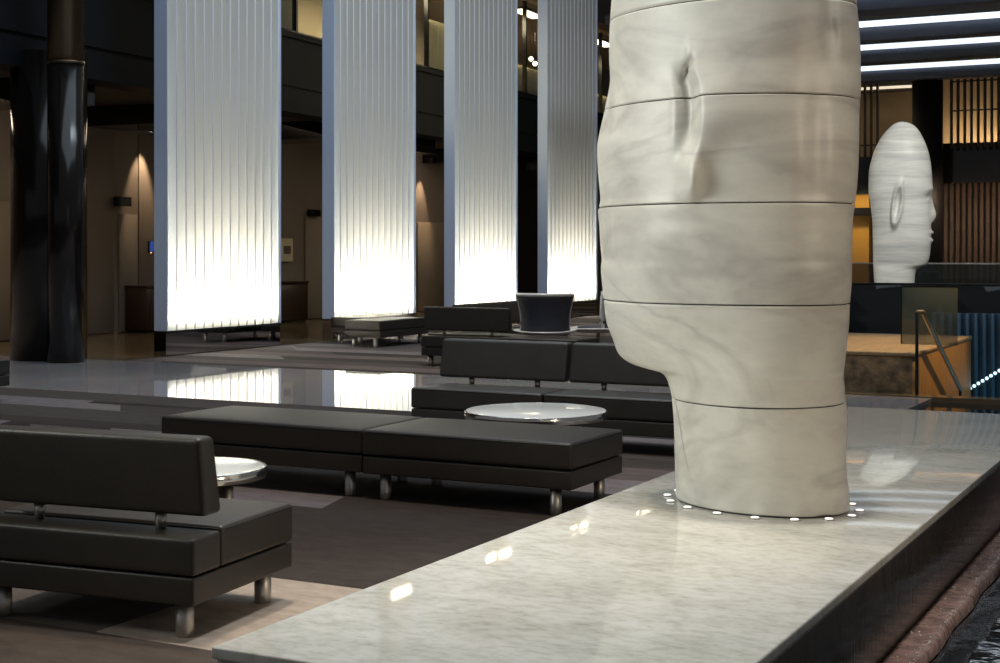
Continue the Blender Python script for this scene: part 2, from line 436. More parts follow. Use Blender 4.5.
# ------------------------------------------------------------------ setting: facade behind the light screens
FX0, FY0, FX1, FY1 = -14.95, 13.9, -16.3, 33.0           # fascia line
fdir = Vector((FX1 - FX0, FY1 - FY0, 0)).normalized()
fang = math.atan2(fdir.y, fdir.x) - PI / 2
FM = Matrix.Translation((FX0, FY0, 0)) @ Matrix.Rotation(fang, 4, 'Z')   # local y along facade, -x into the building
def fbox(bm, x0, x1, y0, y1, z0, z1, r=0): box(bm, x0, x1, y0, y1, z0, z1, r, 2, FM)

bm = new_bm()
fbox(bm, -0.6, 0, -8, 34, 4.05, 4.46)
fbox(bm, -0.6, -0.05, -8, 34, 4.46, 4.52)
fbox(bm, -0.6, 0, -8, 34, 4.52, 5.36)
fbox(bm, -0.6, -0.03, -8, 34, 5.36, 5.40)
fbox(bm, -0.6, 0.04, -8, 34, 5.40, 5.50)
struct('trim_2', bm, FASCIA)
bm = new_bm(); fbox(bm, -5, -0.6, -8, 34, 5.2, 5.45); struct('ceiling', bm, SOFFIT)
bm = new_bm(); fbox(bm, -4.0, -0.6, -8, 34, 4.1, 4.2); struct('ceiling.001', bm, SOFFIT)
# dropped beams in the recess
bm = new_bm()
for y in range(-6, 34, 4):
    fbox(bm, -4.0, -0.62, y, y + 1.1, 3.75, 4.1)
struct('trim_3', bm, BLACKGLOSS)
WALLX = -18.6
bm = new_bm(); box(bm, WALLX - 0.3, WALLX, 8, 60, 0, 5.2); struct('wall_left', bm, TAUPE)
# wall cladding panels, each a flush panel with a small joint
def wallpanel(px0, px1, z0, z1, m, name, t=0.03):
    ya, yb = ray_x(px0, WALLX), ray_x(px1, WALLX)
    bm = new_bm(); box(bm, WALLX, WALLX + t, min(ya, yb), max(ya, yb), z0, z1, 0.004, 1); return struct(name, bm, m)
wallpanel(-40, 11.5, 0.02, 2.35, TAUPE2, 'trim_4', 0.05)
wallpanel(86, 113, 0.02, 3.6, TAUPE, 'trim_5')
wallpanel(118, 136, 0.02, 2.2, TAUPESHADE, 'trim_6', 0.04)  # stands for a recess, its grey shade put into the panel colour
wallpanel(138, 200, 0.02, 3.7, TAUPE, 'trim_7')
wallpanel(304, 330, 0.02, 2.3, TAUPE2, 'trim_8', 0.05)
wallpanel(416.5, 443, 0.02, 2.25, TAUPE2, 'trim_9', 0.05)
bm = new_bm(); y0, y1 = ray_x(514, WALLX + 1.2), ray_x(543, WALLX + 1.2)
box(bm, WALLX + 0.2, WALLX + 1.2, y0 - 0.3, y1, 0, 4.1); struct('wall_left.001', bm, BLACKGLOSS)
bm = new_bm(); box(bm, -24, 14, 48, 48.3, -1.3, 16); struct('wall_back', bm, mat('dark_bronze_wall', (0.05, 0.036, 0.024), 0.6))

# recess downlights on the taupe wall
def downlight(px, z, e, label):
    y = ray_x(px, WALLX + 0.3)
    t = thing('downlight', label, 'ceiling light', (WALLX + 0.3, y, z))
    bm = new_bm(); lathe(bm, [(0.03, 0.0), (0.055, 0.0), (0.055, 0.12), (0.0, 0.12)], n=20); obj('housing', bm, DARKMETAL, t)
    bm = new_bm(); cyl(bm, (0, 0, 0.004), 0.03, 0.01, n=16); obj('lens', bm, WARMLED, t)
    l = lamp('downlight_beam', 'SPOT', (0, 0, -0.03), e, (1.0, 0.72, 0.45), spot_size=0.75, spot_blend=0.7, shadow_soft_size=0.03)
    l.parent = t
    l.rotation_euler = (0, math.radians(14), 0)
downlight(151, 3.75, 160, 'small ceiling downlight grazing the taupe wall left of the widest light screen')
downlight(430, 3.75, 200, 'small ceiling downlight making a cone of light between the second and third light screens')
for y in (17, 24, 31):
    lamp('recess_glow', 'AREA', (WALLX + 1.6, y, 4.0), 42, (1.0, 0.80, 0.60), target=(WALLX + 0.6, y, 0), shape='RECTANGLE', size=0.8, size_y=4)
lamp('recess_glow', 'AREA', (WALLX + 1.2, 15.5, 4.0), 80, (1.0, 0.82, 0.60), target=(WALLX + 0.2, 15.5, 0), shape='RECTANGLE', size=0.5, size_y=3)

# ------------------------------------------------------------------ upper gallery seen between the screens
bm = new_bm(); fbox(bm, -4.6, -4.3, -8, 34, 5.45, 8.2); struct('wall_left.002', bm, mat('ochre_wall', (0.36, 0.30, 0.18), 0.7, noise=0.1, nscale=1))
bm = new_bm(); fbox(bm, -4.6, -0.1, -8, 34, 8.0, 8.2); struct('ceiling.002', bm, mat('brown_ceiling', (0.22, 0.14, 0.08), 0.6))
def fY(px, off):   # local facade y at depth off behind the fascia for view column px
    o = FM @ Vector((-off, 0, 0)); t = (px - 500) / F_PX
    r = Vector((-SN + t * CS, CS + t * SN)); e = Vector((fdir.x, fdir.y))
    # o + e*s = r*d
    det = r.x * (-e.y) - (-e.x) * r.y
    d = (o.x * (-e.y) - (-e.x) * o.y) / det
    s = (r.x * d - o.x) / e.x if abs(e.x) > abs(e.y) else (r.y * d - o.y) / e.y
    return s, d
GAPS = [(279, 327), (416, 449), (517, 542), (596, 612)]
for i, (a, b) in enumerate(GAPS):
    y0, _ = fY(a - 4, 0.12); y1, _ = fY(b + 4, 0.12)
    bm = new_bm(); fbox(bm, -0.13, -0.11, y0, y1, 5.5, 7.9)
    ob = struct('window_%d' % (i + 1), bm, GLASS)
    bm = new_bm(); mm = y0 + (y1 - y0) * 0.34
    fbox(bm, -0.17, -0.07, mm - 0.03, mm + 0.03, 5.5, 7.9); fbox(bm, -0.17, -0.07, y0, y1, 5.5, 5.56)
    struct('window_frame', bm, BLACKGLOSS, ob)
def curtain(a, b, off, z0, z1, label):
    y0, _ = fY(a, off); y1, _ = fY(b, off); n = 60
    bm = new_bm(); A, B = [], []
    for k in range(n + 1):
        y = y0 + (y1 - y0) * k / n; x = -off + 0.035 * math.sin(k * 1.15)
        A.append(bm.verts.new(FM @ Vector((x, y, z0)))); B.append(bm.verts.new(FM @ Vector((x, y, z1))))
    for k in range(n):
        f = bm.faces.new((A[k], A[k + 1], B[k + 1], B[k])); f.smooth = True
    o = obj('curtain', bm, CREAM); mo = o.modifiers.new('thick', 'SOLIDIFY'); mo.thickness = 0.012
    return tag(o, label, 'curtain')
curtain(277, 291, 0.5, 5.52, 7.8, 'pale yellow curtain at the gallery window right of the widest light screen')
curtain(427, 446, 0.9, 5.52, 6.9, 'cream curtain behind the gallery glass right of the second light screen')
curtain(515, 541, 0.5, 5.52, 6.35, 'short cream curtain behind the gallery glass right of the third light screen')
curtain(594, 607, 0.5, 5.52, 6.2, 'cream curtain in the sliver of gallery beside the large marble head')
def gallery_light(px, off, ln, label):
    s, d = fY(px, off)
    t = thing('ceiling_light', label, 'ceiling light', FM @ Vector((-off, s, 8.0)), fang)
    bm = new_bm(); box(bm, -0.24, 0.24, -ln / 2 - 0.03, ln / 2 + 0.03, -0.05, 0.0); obj('frame', bm, DARKMETAL, t)
    bm = new_bm(); box(bm, -0.2, 0.2, -ln / 2, ln / 2, -0.06, -0.051); obj('diffuser', bm, WARMLED, t)
gallery_light(300, 1.4, 1.4, 'warm rectangular ceiling light in the gallery right of the widest light screen')
gallery_light(434, 1.4, 1.4, 'warm rectangular ceiling light in the gallery right of the second light screen')
gallery_light(528, 0.9, 1.6, 'bright rectangular ceiling light in the gallery right of the third light screen')
gallery_light(602, 0.9, 1.6, 'rectangular ceiling light in the gallery beside the large marble head')
for y in (10, 17, 26):
    p = FM @ Vector((-1.8, y, 7.8))
    lamp('gallery_glow', 'AREA', p, 520, (1.0, 0.86, 0.56), target=p - Vector((0, 0, 3)), shape='RECTANGLE', size=1.5, size_y=5)
# small pendant spot heads in the gallery
for k, (px, zz) in enumerate(((531, 7.0), (535, 6.9))):
    s, d = fY(px, 1.6)
    t = thing('pendant_lamp', ('round glowing pendant in the gallery gap right of the third screen, the left of two' if k == 0 else 'round glowing pendant in the gallery gap right of the third screen, the right of two'), 'pendant lamp', FM @ Vector((-1.6, s, zz)), fang)
    bm = new_bm(); bmesh.ops.create_uvsphere(bm, u_segments=16, v_segments=10, radius=0.07); obj('globe', bm, WARMLED, t)
    bm = new_bm(); cyl(bm, (0, 0, 0.06), 0.008, 7.98 - zz - 0.04, n=8); obj('cord', bm, DARKMETAL, t)

# ------------------------------------------------------------------ columns
bm = new_bm(); p = ray_d(49, 300, 20.4); cyl(bm, (p.x, p.y, 0.0), 0.52, 4.28, n=72); struct('column', bm, COLMAT)
bm = new_bm(); p = ray_d(66, 300, 19.75)
cyl(bm, (p.x, p.y, 0.0), 0.245, 4.05, n=56); struct('column.003', bm, COLMAT)
bm = new_bm(); cyl(bm, (p.x, p.y, 4.05), 0.252, 0.04, n=56); cyl(bm, (p.x, p.y, 4.09), 0.245, 5.9, n=56); struct('column.001', bm, GALLERYLITCOL)  # upper shaft's lighter bronze has the gallery's reflection put into the colour
bm = new_bm(); p = ray_d(927.5, 200, 35.0); cyl(bm, (p.x, p.y, -1.2), 0.36, 6.85, n=48); struct('column.002', bm, COLMAT2)

# ------------------------------------------------------------------ glowing light screens
SX, SD, SZ0, SZ1 = -13.85, 0.24, 0.36, 11.0
def light_screen(pa, pb, nfin, label, power):
    ya, yb = ray_x(pa, SX), ray_x(pb, SX); W = yb - ya
    t = thing('light_screen', label, 'light screen', (SX, ya, 0), 0, 'tall ribbed light screens')
    H = SZ1
    # front of ribbed acrylic channels
    bm = new_bm(); A, B = [], []
    N = nfin * 6
    for k in range(N + 1):
        y = W * k / N; ph = (k % 6) / 6.0
        x = -0.03 + 0.009 * math.sin(PI * ph)
        A.append(bm.verts.new((x, y, SZ0))); B.append(bm.verts.new((x, y, H)))
    for k in range(N):
        f = bm.faces.new((A[k], A[k + 1], B[k + 1], B[k])); f.smooth = False
    obj('diffuser', bm, ACRYL, t)
    for k in range(nfin + 1):
        y = W * k / nfin
        bm = new_bm(); box(bm, -0.032, -0.014, y - 0.009, y + 0.009, SZ0, H, 0.003, 1)
        obj('fin', bm, FINMAT, t)
    bm = new_bm(); box(bm, -SD, 0.0, -0.03, -0.012, SZ0 - 0.01, H); obj('end_panel', bm, SKYLITEND, t)
    bm = new_bm(); box(bm, -SD, 0.0, W + 0.012, W + 0.03, SZ0 - 0.01, H); obj('end_panel', bm, SKYLITEND, t)
    bm = new_bm(); box(bm, -SD, -SD + 0.02, -0.012, W + 0.012, SZ0, H); obj('back_panel', bm, WHITEIN, t)
    bm = new_bm(); box(bm, -SD, 0.0, -0.03, W + 0.03, SZ0 - 0.03, SZ0); obj('bottom_rail', bm, DARKMETAL, t)
    bm = new_bm(); box(bm, -SD, -0.02, -0.03, W + 0.03, 0.0, SZ0 - 0.03); obj('base', bm, STEEL, t)
    bm = new_bm(); box(bm, -SD + 0.05, -0.06, 0.02, W - 0.02, SZ0, SZ0 + 0.03); obj('lamp_tray', bm, WHITEIN, t)
    for (z, fr, sp) in ((SZ0 + 0.05, 1.0, 1.8), ):
        l = lamp('screen_uplight', 'AREA', (-SD / 2 - 0.005, W / 2, z), power, (1.0, 0.94, 0.83), shape='RECTANGLE', size=0.12, size_y=W - 0.1, spread=sp)
        l.parent = t; l.rotation_euler = (PI, 0, 0)
    return t
SCREENS = [(168.5, 280, 13, 'widest glowing ribbed light screen, beside the black column', 115),
           (335, 415, 13, 'second glowing ribbed light screen from the black column, behind the far ottoman', 115),
           (455.5, 517, 13, 'third glowing ribbed light screen from the black column, behind the far sofa', 115),
           (548, 597, 13, 'narrowest glowing ribbed light screen, beside the large marble head', 115)]
for (a, b, n, lb, pw) in SCREENS: light_screen(a, b, n, lb, pw)

# ------------------------------------------------------------------ seating
def rbox(name, x0, x1, y0, y1, z0, z1, r, m, parent, seg=4):
    bm = new_bm(); box(bm, x0, x1, y0, y1, z0, z1, r, seg); return obj(name, bm, m, parent)


def cushion(name, x0, x1, y0, y1, z0, z1, r, m, parent, puff=0.008):
    """box cushion with crowned top and welted edges"""
    bm = new_bm(); n = 14
    t = bmesh.new(); bmesh.ops.create_cube(t, size=1.0)
    for v in t.verts:
        v.co = Vector(((x0 + x1) / 2 + v.co.x * (x1 - x0), (y0 + y1) / 2 + v.co.y * (y1 - y0), (z0 + z1) / 2 + v.co.z * (z1 - z0)))
    bmesh.ops.bevel(t, geom=list(t.edges), offset=r, segments=4, profile=0.55, affect='EDGES')
    long_e = [e for e in t.edges if e.calc_length() > 3 * r]
    bmesh.ops.subdivide_edges(t, edges=long_e, cuts=7, use_grid_fill=True)
    for v in t.verts:
        fx = 1 - (2 * (v.co.x - (x0 + x1) / 2) / (x1 - x0)) ** 2; fy = 1 - (2 * (v.co.y - (y0 + y1) / 2) / (y1 - y0)) ** 2
        if v.co.z > (z0 + z1) / 2: v.co.z += puff * max(0, fx) ** .5 * max(0, fy) ** .5
    for f in t.faces: f.smooth = True
    merge(bm, t)
    o = obj(name, bm, m, parent)
    return o


def leg(parent, x, y, h, r=0.034, m=None):
    bm = new_bm(); lathe(bm, [(0, 0), (r * 0.92, 0), (r, 0.006), (r, h), (0, h)], (x, y, 0), 28); return obj('leg', bm, m or CHROME, parent)


def welt(parent, x0, x1, y0, y1, z, r=0.006):
    c = 0.025
    pts = [(x0 + c, y0, z), (x1 - c, y0, z), (x1, y0 + c, z), (x1, y1 - c, z), (x1 - c, y1, z), (x0 + c, y1, z), (x0, y1 - c, z), (x0, y0 + c, z), (x0 + c, y0, z)]
    bm = new_bm(); tube(bm, pts, r, 6); return obj('piping', bm, PIPING, parent)


def make_ottoman(label, cat, loc, rz, W, D, m, group):
    t = thing('ottoman_bench', label, cat, loc, rz, group)
    rbox('base', 0.004, W - 0.004, 0.004, D - 0.004, 0.155, 0.262, 0.012, m, t)
    c = cushion('seat_cushion', 0, W, 0, D, 0.268, 0.42, 0.02, m, t, 0.012)
    welt(c, 0.002, W - 0.002, 0.002, D - 0.002, 0.407, 0.004)
    for (x, y) in ((0.13, 0.07), (W - 0.13, 0.07), (0.13, D - 0.07), (W - 0.13, D - 0.07)): leg(t, x, y, 0.156)
    return t


def make_sofa(label, loc, rz, W, m, group, D=0.66, strip=0.17, inset=0.16, peg=0.24):
    """rear at y=0, seat facing +y"""
    t = thing('sofa', label, 'sofa', loc, rz, group)
    rbox('base', 0.004, W - 0.004, 0.004, D - 0.004, 0.14, 0.248, 0.012, m, t)
    c = cushion('rear_ledge', 0, W, 0, strip - 0.003, 0.254, 0.40, 0.018, m, t, 0.0)
    c = cushion('seat_cushion', 0, W, strip, D, 0.254, 0.415, 0.02, m, t, 0.01)
    welt(c, 0.002, W - 0.002, strip + 0.002, D - 0.002, 0.402, 0.004)
    # backrest: leaning slab, thicker at the bottom
    bm = new_bm(); tt = bmesh.new(); bmesh.ops.create_cube(tt, size=1.0)
    zb, zt = 0.468, 0.78
    for v in tt.verts:
        top = v.co.z > 0
        x = W / 2 + v.co.x * (W - 2 * inset if inset > 0.1 else W - 0.01)
        y0, y1 = (0.085, 0.215) if not top else (0.05, 0.155)
        v.co = Vector((x, y0 if v.co.y < 0 else y1, zt if top else zb))
    bmesh.ops.bevel(tt, geom=list(tt.edges), offset=0.03, segments=5, profile=0.6, affect='EDGES')
    for f in tt.faces: f.smooth = True
    merge(bm, tt); bk = obj('backrest', bm, m, t)
    for x in (inset + peg, W - inset - peg):
        bm = new_bm(); lathe(bm, [(0, 0.395), (0.02, 0.395), (0.024, 0.476), (0, 0.476)], (x, 0.14, 0), 20); obj('peg', bm, CHROME, t)
    for (x, y) in ((0.1, 0.09), (W - 0.1, 0.09), (0.1, D - 0.09), (W - 0.1, D - 0.09)): leg(t, x, y, 0.142, 0.036)
    return t


def A(deg): return math.radians(deg)
SOFAS = 'brown leather sofas'; OTTS = 'leather ottoman benches'
# near sofa: right rear corner at (-3.64, 4.44), seen from behind
nw = 1.08; ra = A(6)
make_sofa('dark brown leather sofa seen from behind, beside the marble plinth', (-3.59 - nw * math.cos(ra), 4.39 - nw * math.sin(ra), 0), ra, nw, LEATHER, SOFAS, inset=0.015, peg=0.23, D=0.77, strip=0.2)
# middle pair facing the camera
mx0 = -5.97
make_sofa('charcoal sofa behind the large round table, fully in view', (mx0 + 1.16, 10.64, 0), PI, 1.16, LEATHER2, SOFAS, inset=0.02, peg=0.26)
make_sofa('charcoal sofa half hidden behind the large marble head', (mx0 + 2.34, 10.64, 0), PI, 1.16, LEATHER2, SOFAS, inset=0.02, peg=0.26)
# far corner group
make_sofa('far brown sofa below the third light screen, leg standing at the polished floor', (-9.70, 16.48, 0), 0, 1.26, LEATHER, SOFAS, inset=0.02, peg=0.26)
make_ottoman('brown bench right of the far sofa, in front of the shell chairs', 'bench', (-8.42, 16.2, 0), 0, 1.1, 0.7, LEATHER, OTTS)
make_sofa('brown sofa behind the navy shell chair, its end against the far sofa', (-9.75, 18.55, 0), -PI / 2, 1.25, LEATHER, SOFAS, inset=0.02, peg=0.26)
make_sofa('brown sofa behind the chairs, partly hidden by the large marble head', (-9.75, 19.87, 0), -PI / 2, 1.28, LEATHER, SOFAS, inset=0.02, peg=0.26)
# ottomans
make_ottoman('long brown ottoman bench in the middle, the one nearer the marble plinth', 'bench', (-4.79, 7.43, 0), 0, 1.40, 0.76, LEATHER, OTTS)
make_ottoman('long brown ottoman bench partly hidden behind the near sofa and small table', 'bench', (-6.37, 7.45, 0), 0, 1.57, 0.76, LEATHER, OTTS)
make_ottoman('dark bench cut off by the edge of the photo on the polished floor', 'bench', (-12.5, 10.0, 0), 0, 1.42, 0.7, LEATHER2, OTTS)
make_ottoman('far ottoman bench in front of the second light screen, corner towards us', 'bench', (-12.72, 19.25, 0), 0, 0.66, 1.5, LEATHER, OTTS)
make_ottoman('dark ottoman bench half hidden at the foot of the second light screen', 'bench', (-13.5, 20.0, 0), 0, 0.66, 1.5, LEATHER, OTTS)

# ------------------------------------------------------------------ round tables
def make_table(label, loc, R, H, legr, offs):
    t = thing('coffee_table', label, 'table', loc, 0, 'round chrome rimmed coffee tables')
    bm = new_bm(); lathe(bm, [(0, H - 0.012), (R - 0.012, H - 0.012), (R - 0.012, H - 0.001), (R - 0.016, H), (0, H)], n=72); obj('tabletop', bm, WHITEGLASS, t)
    bm = new_bm(); lathe(bm, [(R - 0.03, H - 0.052), (R - 0.002, H - 0.052), (R, H - 0.048), (R, H - 0.003), (R - 0.003, H), (R - 0.012, H), (R - 0.012, H - 0.014), (R - 0.03, H - 0.014), (R - 0.03, H - 0.052)], n=72); obj('rim', bm, CHROMERIM, t)
    for (x, y) in offs:
        bm = new_bm(); lathe(bm, [(0, 0), (legr, 0), (legr, H - 0.014), (0, H - 0.014)], (x, y, 0), 28); obj('leg', bm, CHROME, t)
    bm = new_bm(); lathe(bm, [(0, H - 0.03), (R - 0.03, H - 0.03), (R - 0.03, H - 0.013), (0, H - 0.013)], n=60); obj('underframe', bm, DARKMETAL, t)
    return t
p = ray_z(196, 466.5, 0.44)
make_table('small round white table with chrome rim, behind the near sofa backrest', (p.x, p.y, 0), 0.345, 0.44, 0.032, [(0.19, 0.0), (-0.19, 0.0), (0, 0.19), (0, -0.19)])
p = ray_z(536, 410, 0.40)
make_table('large round white table with chrome rim, between the ottoman and charcoal sofa', (p.x, p.y, 0), 0.50, 0.40, 0.07, [(0.17, 0.17), (-0.17, 0.17), (0.17, -0.17), (-0.17, -0.17)])

# ------------------------------------------------------------------ shell chairs
def make_chair(label, loc, rz):
    """wrap-around shell chair facing +y"""
    t = thing('shell_chair', label, 'chair', loc, rz, 'navy shell chairs')
    def back(r_off, z0, z1, thick, m, name, parent, spread=1.0):
        bm = new_bm(); n, k = 28, 8; g = []
        for j in range(k + 1):
            f = j / k; z = z0 + (z1 - z0) * f
            R = 0.30 + 0.045 * (f - 0.35) ** 2 * 4 * 0.6 + r_off + 0.03 * f
            row = []
            for i in range(n + 1):
                th = A(-90 - 78 * spread + 156 * spread * i / n)
                row.append((R * math.cos(th) * 1.02, R * math.sin(th) * 0.92, z))
            g.append(row)
        vs = [[bm.verts.new(c) for c in row] for row in g]
        for j in range(k):
            for i in range(n):
                f = bm.faces.new((vs[j][i], vs[j][i + 1], vs[j + 1][i + 1], vs[j + 1][i])); f.smooth = True
        o = obj(name, bm, m, parent); s = o.modifiers.new('thick', 'SOLIDIFY'); s.thickness = thick; s.offset = 0
        return o
    b = back(0.0, 0.45, 0.93, 0.035, NAVYCHAIR, 'backrest', t)
    # pale edge of the shell round the backrest
    pts = []
    def bp(f, th): 
        R = 0.30 + 0.045 * (f - 0.35) ** 2 * 4 * 0.6 + 0.03 * f
        return (R * math.cos(A(th)) * 1.02, R * math.sin(A(th)) * 0.92, 0.45 + 0.48 * f)
    for j in range(9): pts.append(bp(j / 8, -168))
    for i in range(1, 24): pts.append(bp(1, -168 + 156 * i / 24))
    for j in range(8, -1, -1): pts.append(bp(j / 8, -12))
    bm = new_bm(); tube(bm, pts, 0.027, 8); obj('shell_edge', bm, GREYSHELL, b)
    # pale seat shell with lip flaring at the front corners
    bm = new_bm(); n, k = 40, 6; rows = []
    for j in range(k + 1):
        rr = 0.05 + 0.36 * j / k; row = []
        for i in range(n):
            th = 2 * PI * i / n
            x, y = rr * math.cos(th) * 1.03, rr * math.sin(th) + 0.02
            z = 0.40 + 0.05 * (rr / 0.41) ** 3 * (1 + 0.6 * max(0, abs(math.cos(th)) - 0.5))
            row.append(bm.verts.new((x, y, z)))
        rows.append(row)
    for a, bb in zip(rows, rows[1:]):
        for i in range(n):
            f = bm.faces.new((a[i], a[(i + 1) % n], bb[(i + 1) % n], bb[i])); f.smooth = True
    bm.faces.new(rows[0])
    o = obj('seat_shell', bm, GREYSHELL, t); s = o.modifiers.new('thick', 'SOLIDIFY'); s.thickness = 0.02
    bm = new_bm(); lathe(bm, [(0, 0.42), (0.26, 0.43), (0.29, 0.455), (0.26, 0.485), (0, 0.495)], n=36); obj('seat', bm, NAVYCHAIR, t)
    bm = new_bm(); lathe(bm, [(0, 0.05), (0.03, 0.05), (0.03, 0.40), (0, 0.40)], n=16); obj('pedestal', bm, CHROME, t)
    bm = new_bm(); lathe(bm, [(0, 0), (0.24, 0), (0.24, 0.012), (0.04, 0.05), (0, 0.05)], n=36); obj('base', bm, CHROME, t)
    return t
p = ray_d(545, 330, 19.4)
ch = make_chair('navy shell chair with pale edge, its back towards us above the bench', (p.x, p.y, 0), A(27))
p = ray_d(598, 330, 20.1)
dup(ch, (p.x, p.y, 0), A(115), 'navy shell chair seen side on, partly hidden by the large marble head', 'navy shell chairs')

# ------------------------------------------------------------------ near plinth
PX0, PX1, PY0, PY1, PH = -2.62, -1.195, 3.28, 10.5, 0.38
t = thing('plinth', 'long polished white marble plinth under the large head', 'plinth', ((PX0 + PX1) / 2, (PY0 + PY1) / 2, 0))
hx, hy = (PX1 - PX0) / 2, (PY1 - PY0) / 2
bm = new_bm(); box(bm, -hx, hx, -hy, hy, PH - 0.035, PH, 0.006, 2); obj('top_slab', bm, SLABMARBLE, t)
bm = new_bm(); box(bm, -hx + 0.012, hx - 0.03, -hy + 0.012, hy - 0.012, 0.0, PH - 0.035); obj('body', bm, SLABMARBLE, t)
bm = new_bm(); box(bm, hx - 0.03, hx + 0.004, -hy + 0.004, hy - 0.004, -0.04, PH - 0.03, 0.004, 2); o = obj('wet_shaded_cladding', bm, WETSHADESTONE, t); o['label'] = 'dark wet stone cladding with shade in its colour and water running down'  # dark brown holds both the wet and the shade of this side
# copper trough with foam at its foot
bm = new_bm(); n = 160; rows = []
for k in range(n + 1):
    y = 2.0 + 9.0 * k / n; row = []
    for (x, z) in ((PX1 + 0.005, -0.035), (PX1 + 0.006, 0.012), (PX1 + 0.03, 0.016), (PX1 + 0.07, 0.010), (PX1 + 0.105, 0.014), (PX1 + 0.125, 0.0), (PX1 + 0.13, -0.035)):
        row.append(bm.verts.new((x + 0.006 * math.sin(y * 9) * (x > PX1 + 0.08), y, z + random.uniform(-0.002, 0.002))))
    rows.append(row)
for a, b in zip(rows, rows[1:]):
    for i in range(6):
        f = bm.faces.new((a[i], a[i + 1], b[i + 1], b[i])); f.smooth = True
tr = tag(obj('water_trough', bm, COPPER), 'wet copper coloured stone channel along the foot of the plinth', 'water channel')
bm = new_bm()
for k in range(320):
    y = random.uniform(3.2, 9.0); x = PX1 + (0.108 if random.random() < 0.6 else random.uniform(0.02, 0.11)) + random.uniform(-0.01, 0.01); r = random.uniform(0.002, 0.005)
    tt = bmesh.new(); bmesh.ops.create_icosphere(tt, subdivisions=1, radius=r); tt.transform(Matrix.Translation((x, y, 0.016)))
    merge(bm, tt)
o = obj('foam', bm, FOAM, tr); o['kind'] = 'stuff'

# ------------------------------------------------------------------ marble heads
def interp(tab, x):
    """smooth (monotone-ish) interpolation of (x,y) rows"""
    if x <= tab[0][0]: return tab[0][1]
    if x >= tab[-1][0]: return tab[-1][1]
    for i in range(len(tab) - 1):
        if tab[i][0] <= x <= tab[i + 1][0]:
            x0, y0 = tab[i]; x1, y1 = tab[i + 1]
            h = x1 - x0; u = (x - x0) / h
            def sl(k):
                if k <= 0 or k >= len(tab) - 1: return 0.0 if k > 0 else (tab[1][1] - tab[0][1]) / (tab[1][0] - tab[0][0])
                a = (tab[k][1] - tab[k - 1][1]) / (tab[k][0] - tab[k - 1][0]); b = (tab[k + 1][1] - tab[k][1]) / (tab[k + 1][0] - tab[k][0])
                return 0.0 if a * b <= 0 else 2 * a * b / (a + b)
            if i + 1 == len(tab) - 1: m1 = (y1 - y0) / h
            else: m1 = sl(i + 1)
            m0 = sl(i)
            return (2 * u ** 3 - 3 * u ** 2 + 1) * y0 + (u ** 3 - 2 * u ** 2 + u) * h * m0 + (-2 * u ** 3 + 3 * u ** 2) * y1 + (u ** 3 - u ** 2) * h * m1


def G(x, s): return math.exp(-(x / s) ** 2)


def head_mesh(zs, section, feature, seams, NA=300, tv=0.0, dens=0.0):
    """section(z)->(front,back,halfwidth,exponent) in head axes (x forward). feature(th,x,y,z)->(dx,dy) added"""
    bm = new_bm(); rings = []
    for z in zs:
        fr, bk, hw, ex, *off = section(z)
        c = (fr + bk) / 2; a = (fr - bk) / 2; cy = off[0] if off else 0.0
        inset = 0.0; 
        for s in seams:
            if abs(z - s) < 0.0028: inset = 0.012
        ring = []
        for k in range(NA):
            th = (2 * PI * k / NA - dens * math.sin(2 * PI * k / NA)) + tv
            ct, st = math.cos(th), math.sin(th)
            x = c + (a - inset) * math.copysign(abs(ct) ** (2 / ex), ct)
            y = cy + (hw - inset) * math.copysign(abs(st) ** (2 / ex), st)
            dx, dy, _ = feature(th, x, y, z)
            ring.append(bm.verts.new((x + dx, y + dy, z)))
        rings.append((z, inset, ring))
    for (za, ia, A_), (zb, ib, B_) in zip(rings, rings[1:]):
        mi = 1 if (ia > 0 and ib > 0) else 0
        for k in range(NA):
            f = bm.faces.new((A_[k], A_[(k + 1) % NA], B_[(k + 1) % NA], B_[k])); f.smooth = True; f.material_index = mi
    bm.faces.new(list(reversed(rings[0][2]))); bm.faces.new(rings[-1][2])
    return bm


def seam_levels(z0, z1, n, seams):
    zs = [z0 + (z1 - z0) * i / n for i in range(n + 1)]
    for s in seams:
        zs = [z for z in zs if abs(z - s) > 0.006]
        zs += [s - 0.0045, s - 0.0025, s + 0.0025, s + 0.0045]
    return sorted(zs)


# ---- far head (profile facing right); heights above its base in metres, from the neck up
K = 27.0 / F_PX                # metres per pixel at its distance
def fz(y): return (284 - y) * K
def fx(x): return (x - 901.5) * K
FRONT = sorted([(fz(y), fx(x)) for (x, y) in [(903, 121.6), (909, 123.3), (915, 127), (923, 140), (928, 154.5), (930.3, 168.8), (931.2, 182), (931.6, 190), (929.8, 198), (930, 206), (930.2, 216), (930, 224), (930, 232), (930, 240), (929.4, 250), (928.2, 258), (925.5, 264.5), (920, 267.2), (916.5, 269.5), (914.6, 275), (914, 284)]])
BACK = sorted([(fz(y), fx(x)) for (x, y) in [(901, 121.6), (897, 122.6), (891.6, 125.8), (880, 140), (873, 157), (869.7, 174.5), (869.5, 189), (871.5, 206), (873.3, 223), (873.8, 243), (874, 260.6), (875, 284)]])
def far_section(z):
    f, b = interp(FRONT, z), interp(BACK, z)
    zt = fz(121.6)
    up = min(1, max(0, (zt - z) / 0.75)); wtop = math.sqrt(max(0.0, 1 - (1 - up) ** 2))
    hw = interp([(0, 0.27), (0.35, 0.29), (0.6, 0.345), (1.1, 0.385), (1.9, 0.41), (2.3, 0.41), (3.2, 0.40)], z) * wtop
    return f, b, max(hw, 0.004), 2.25
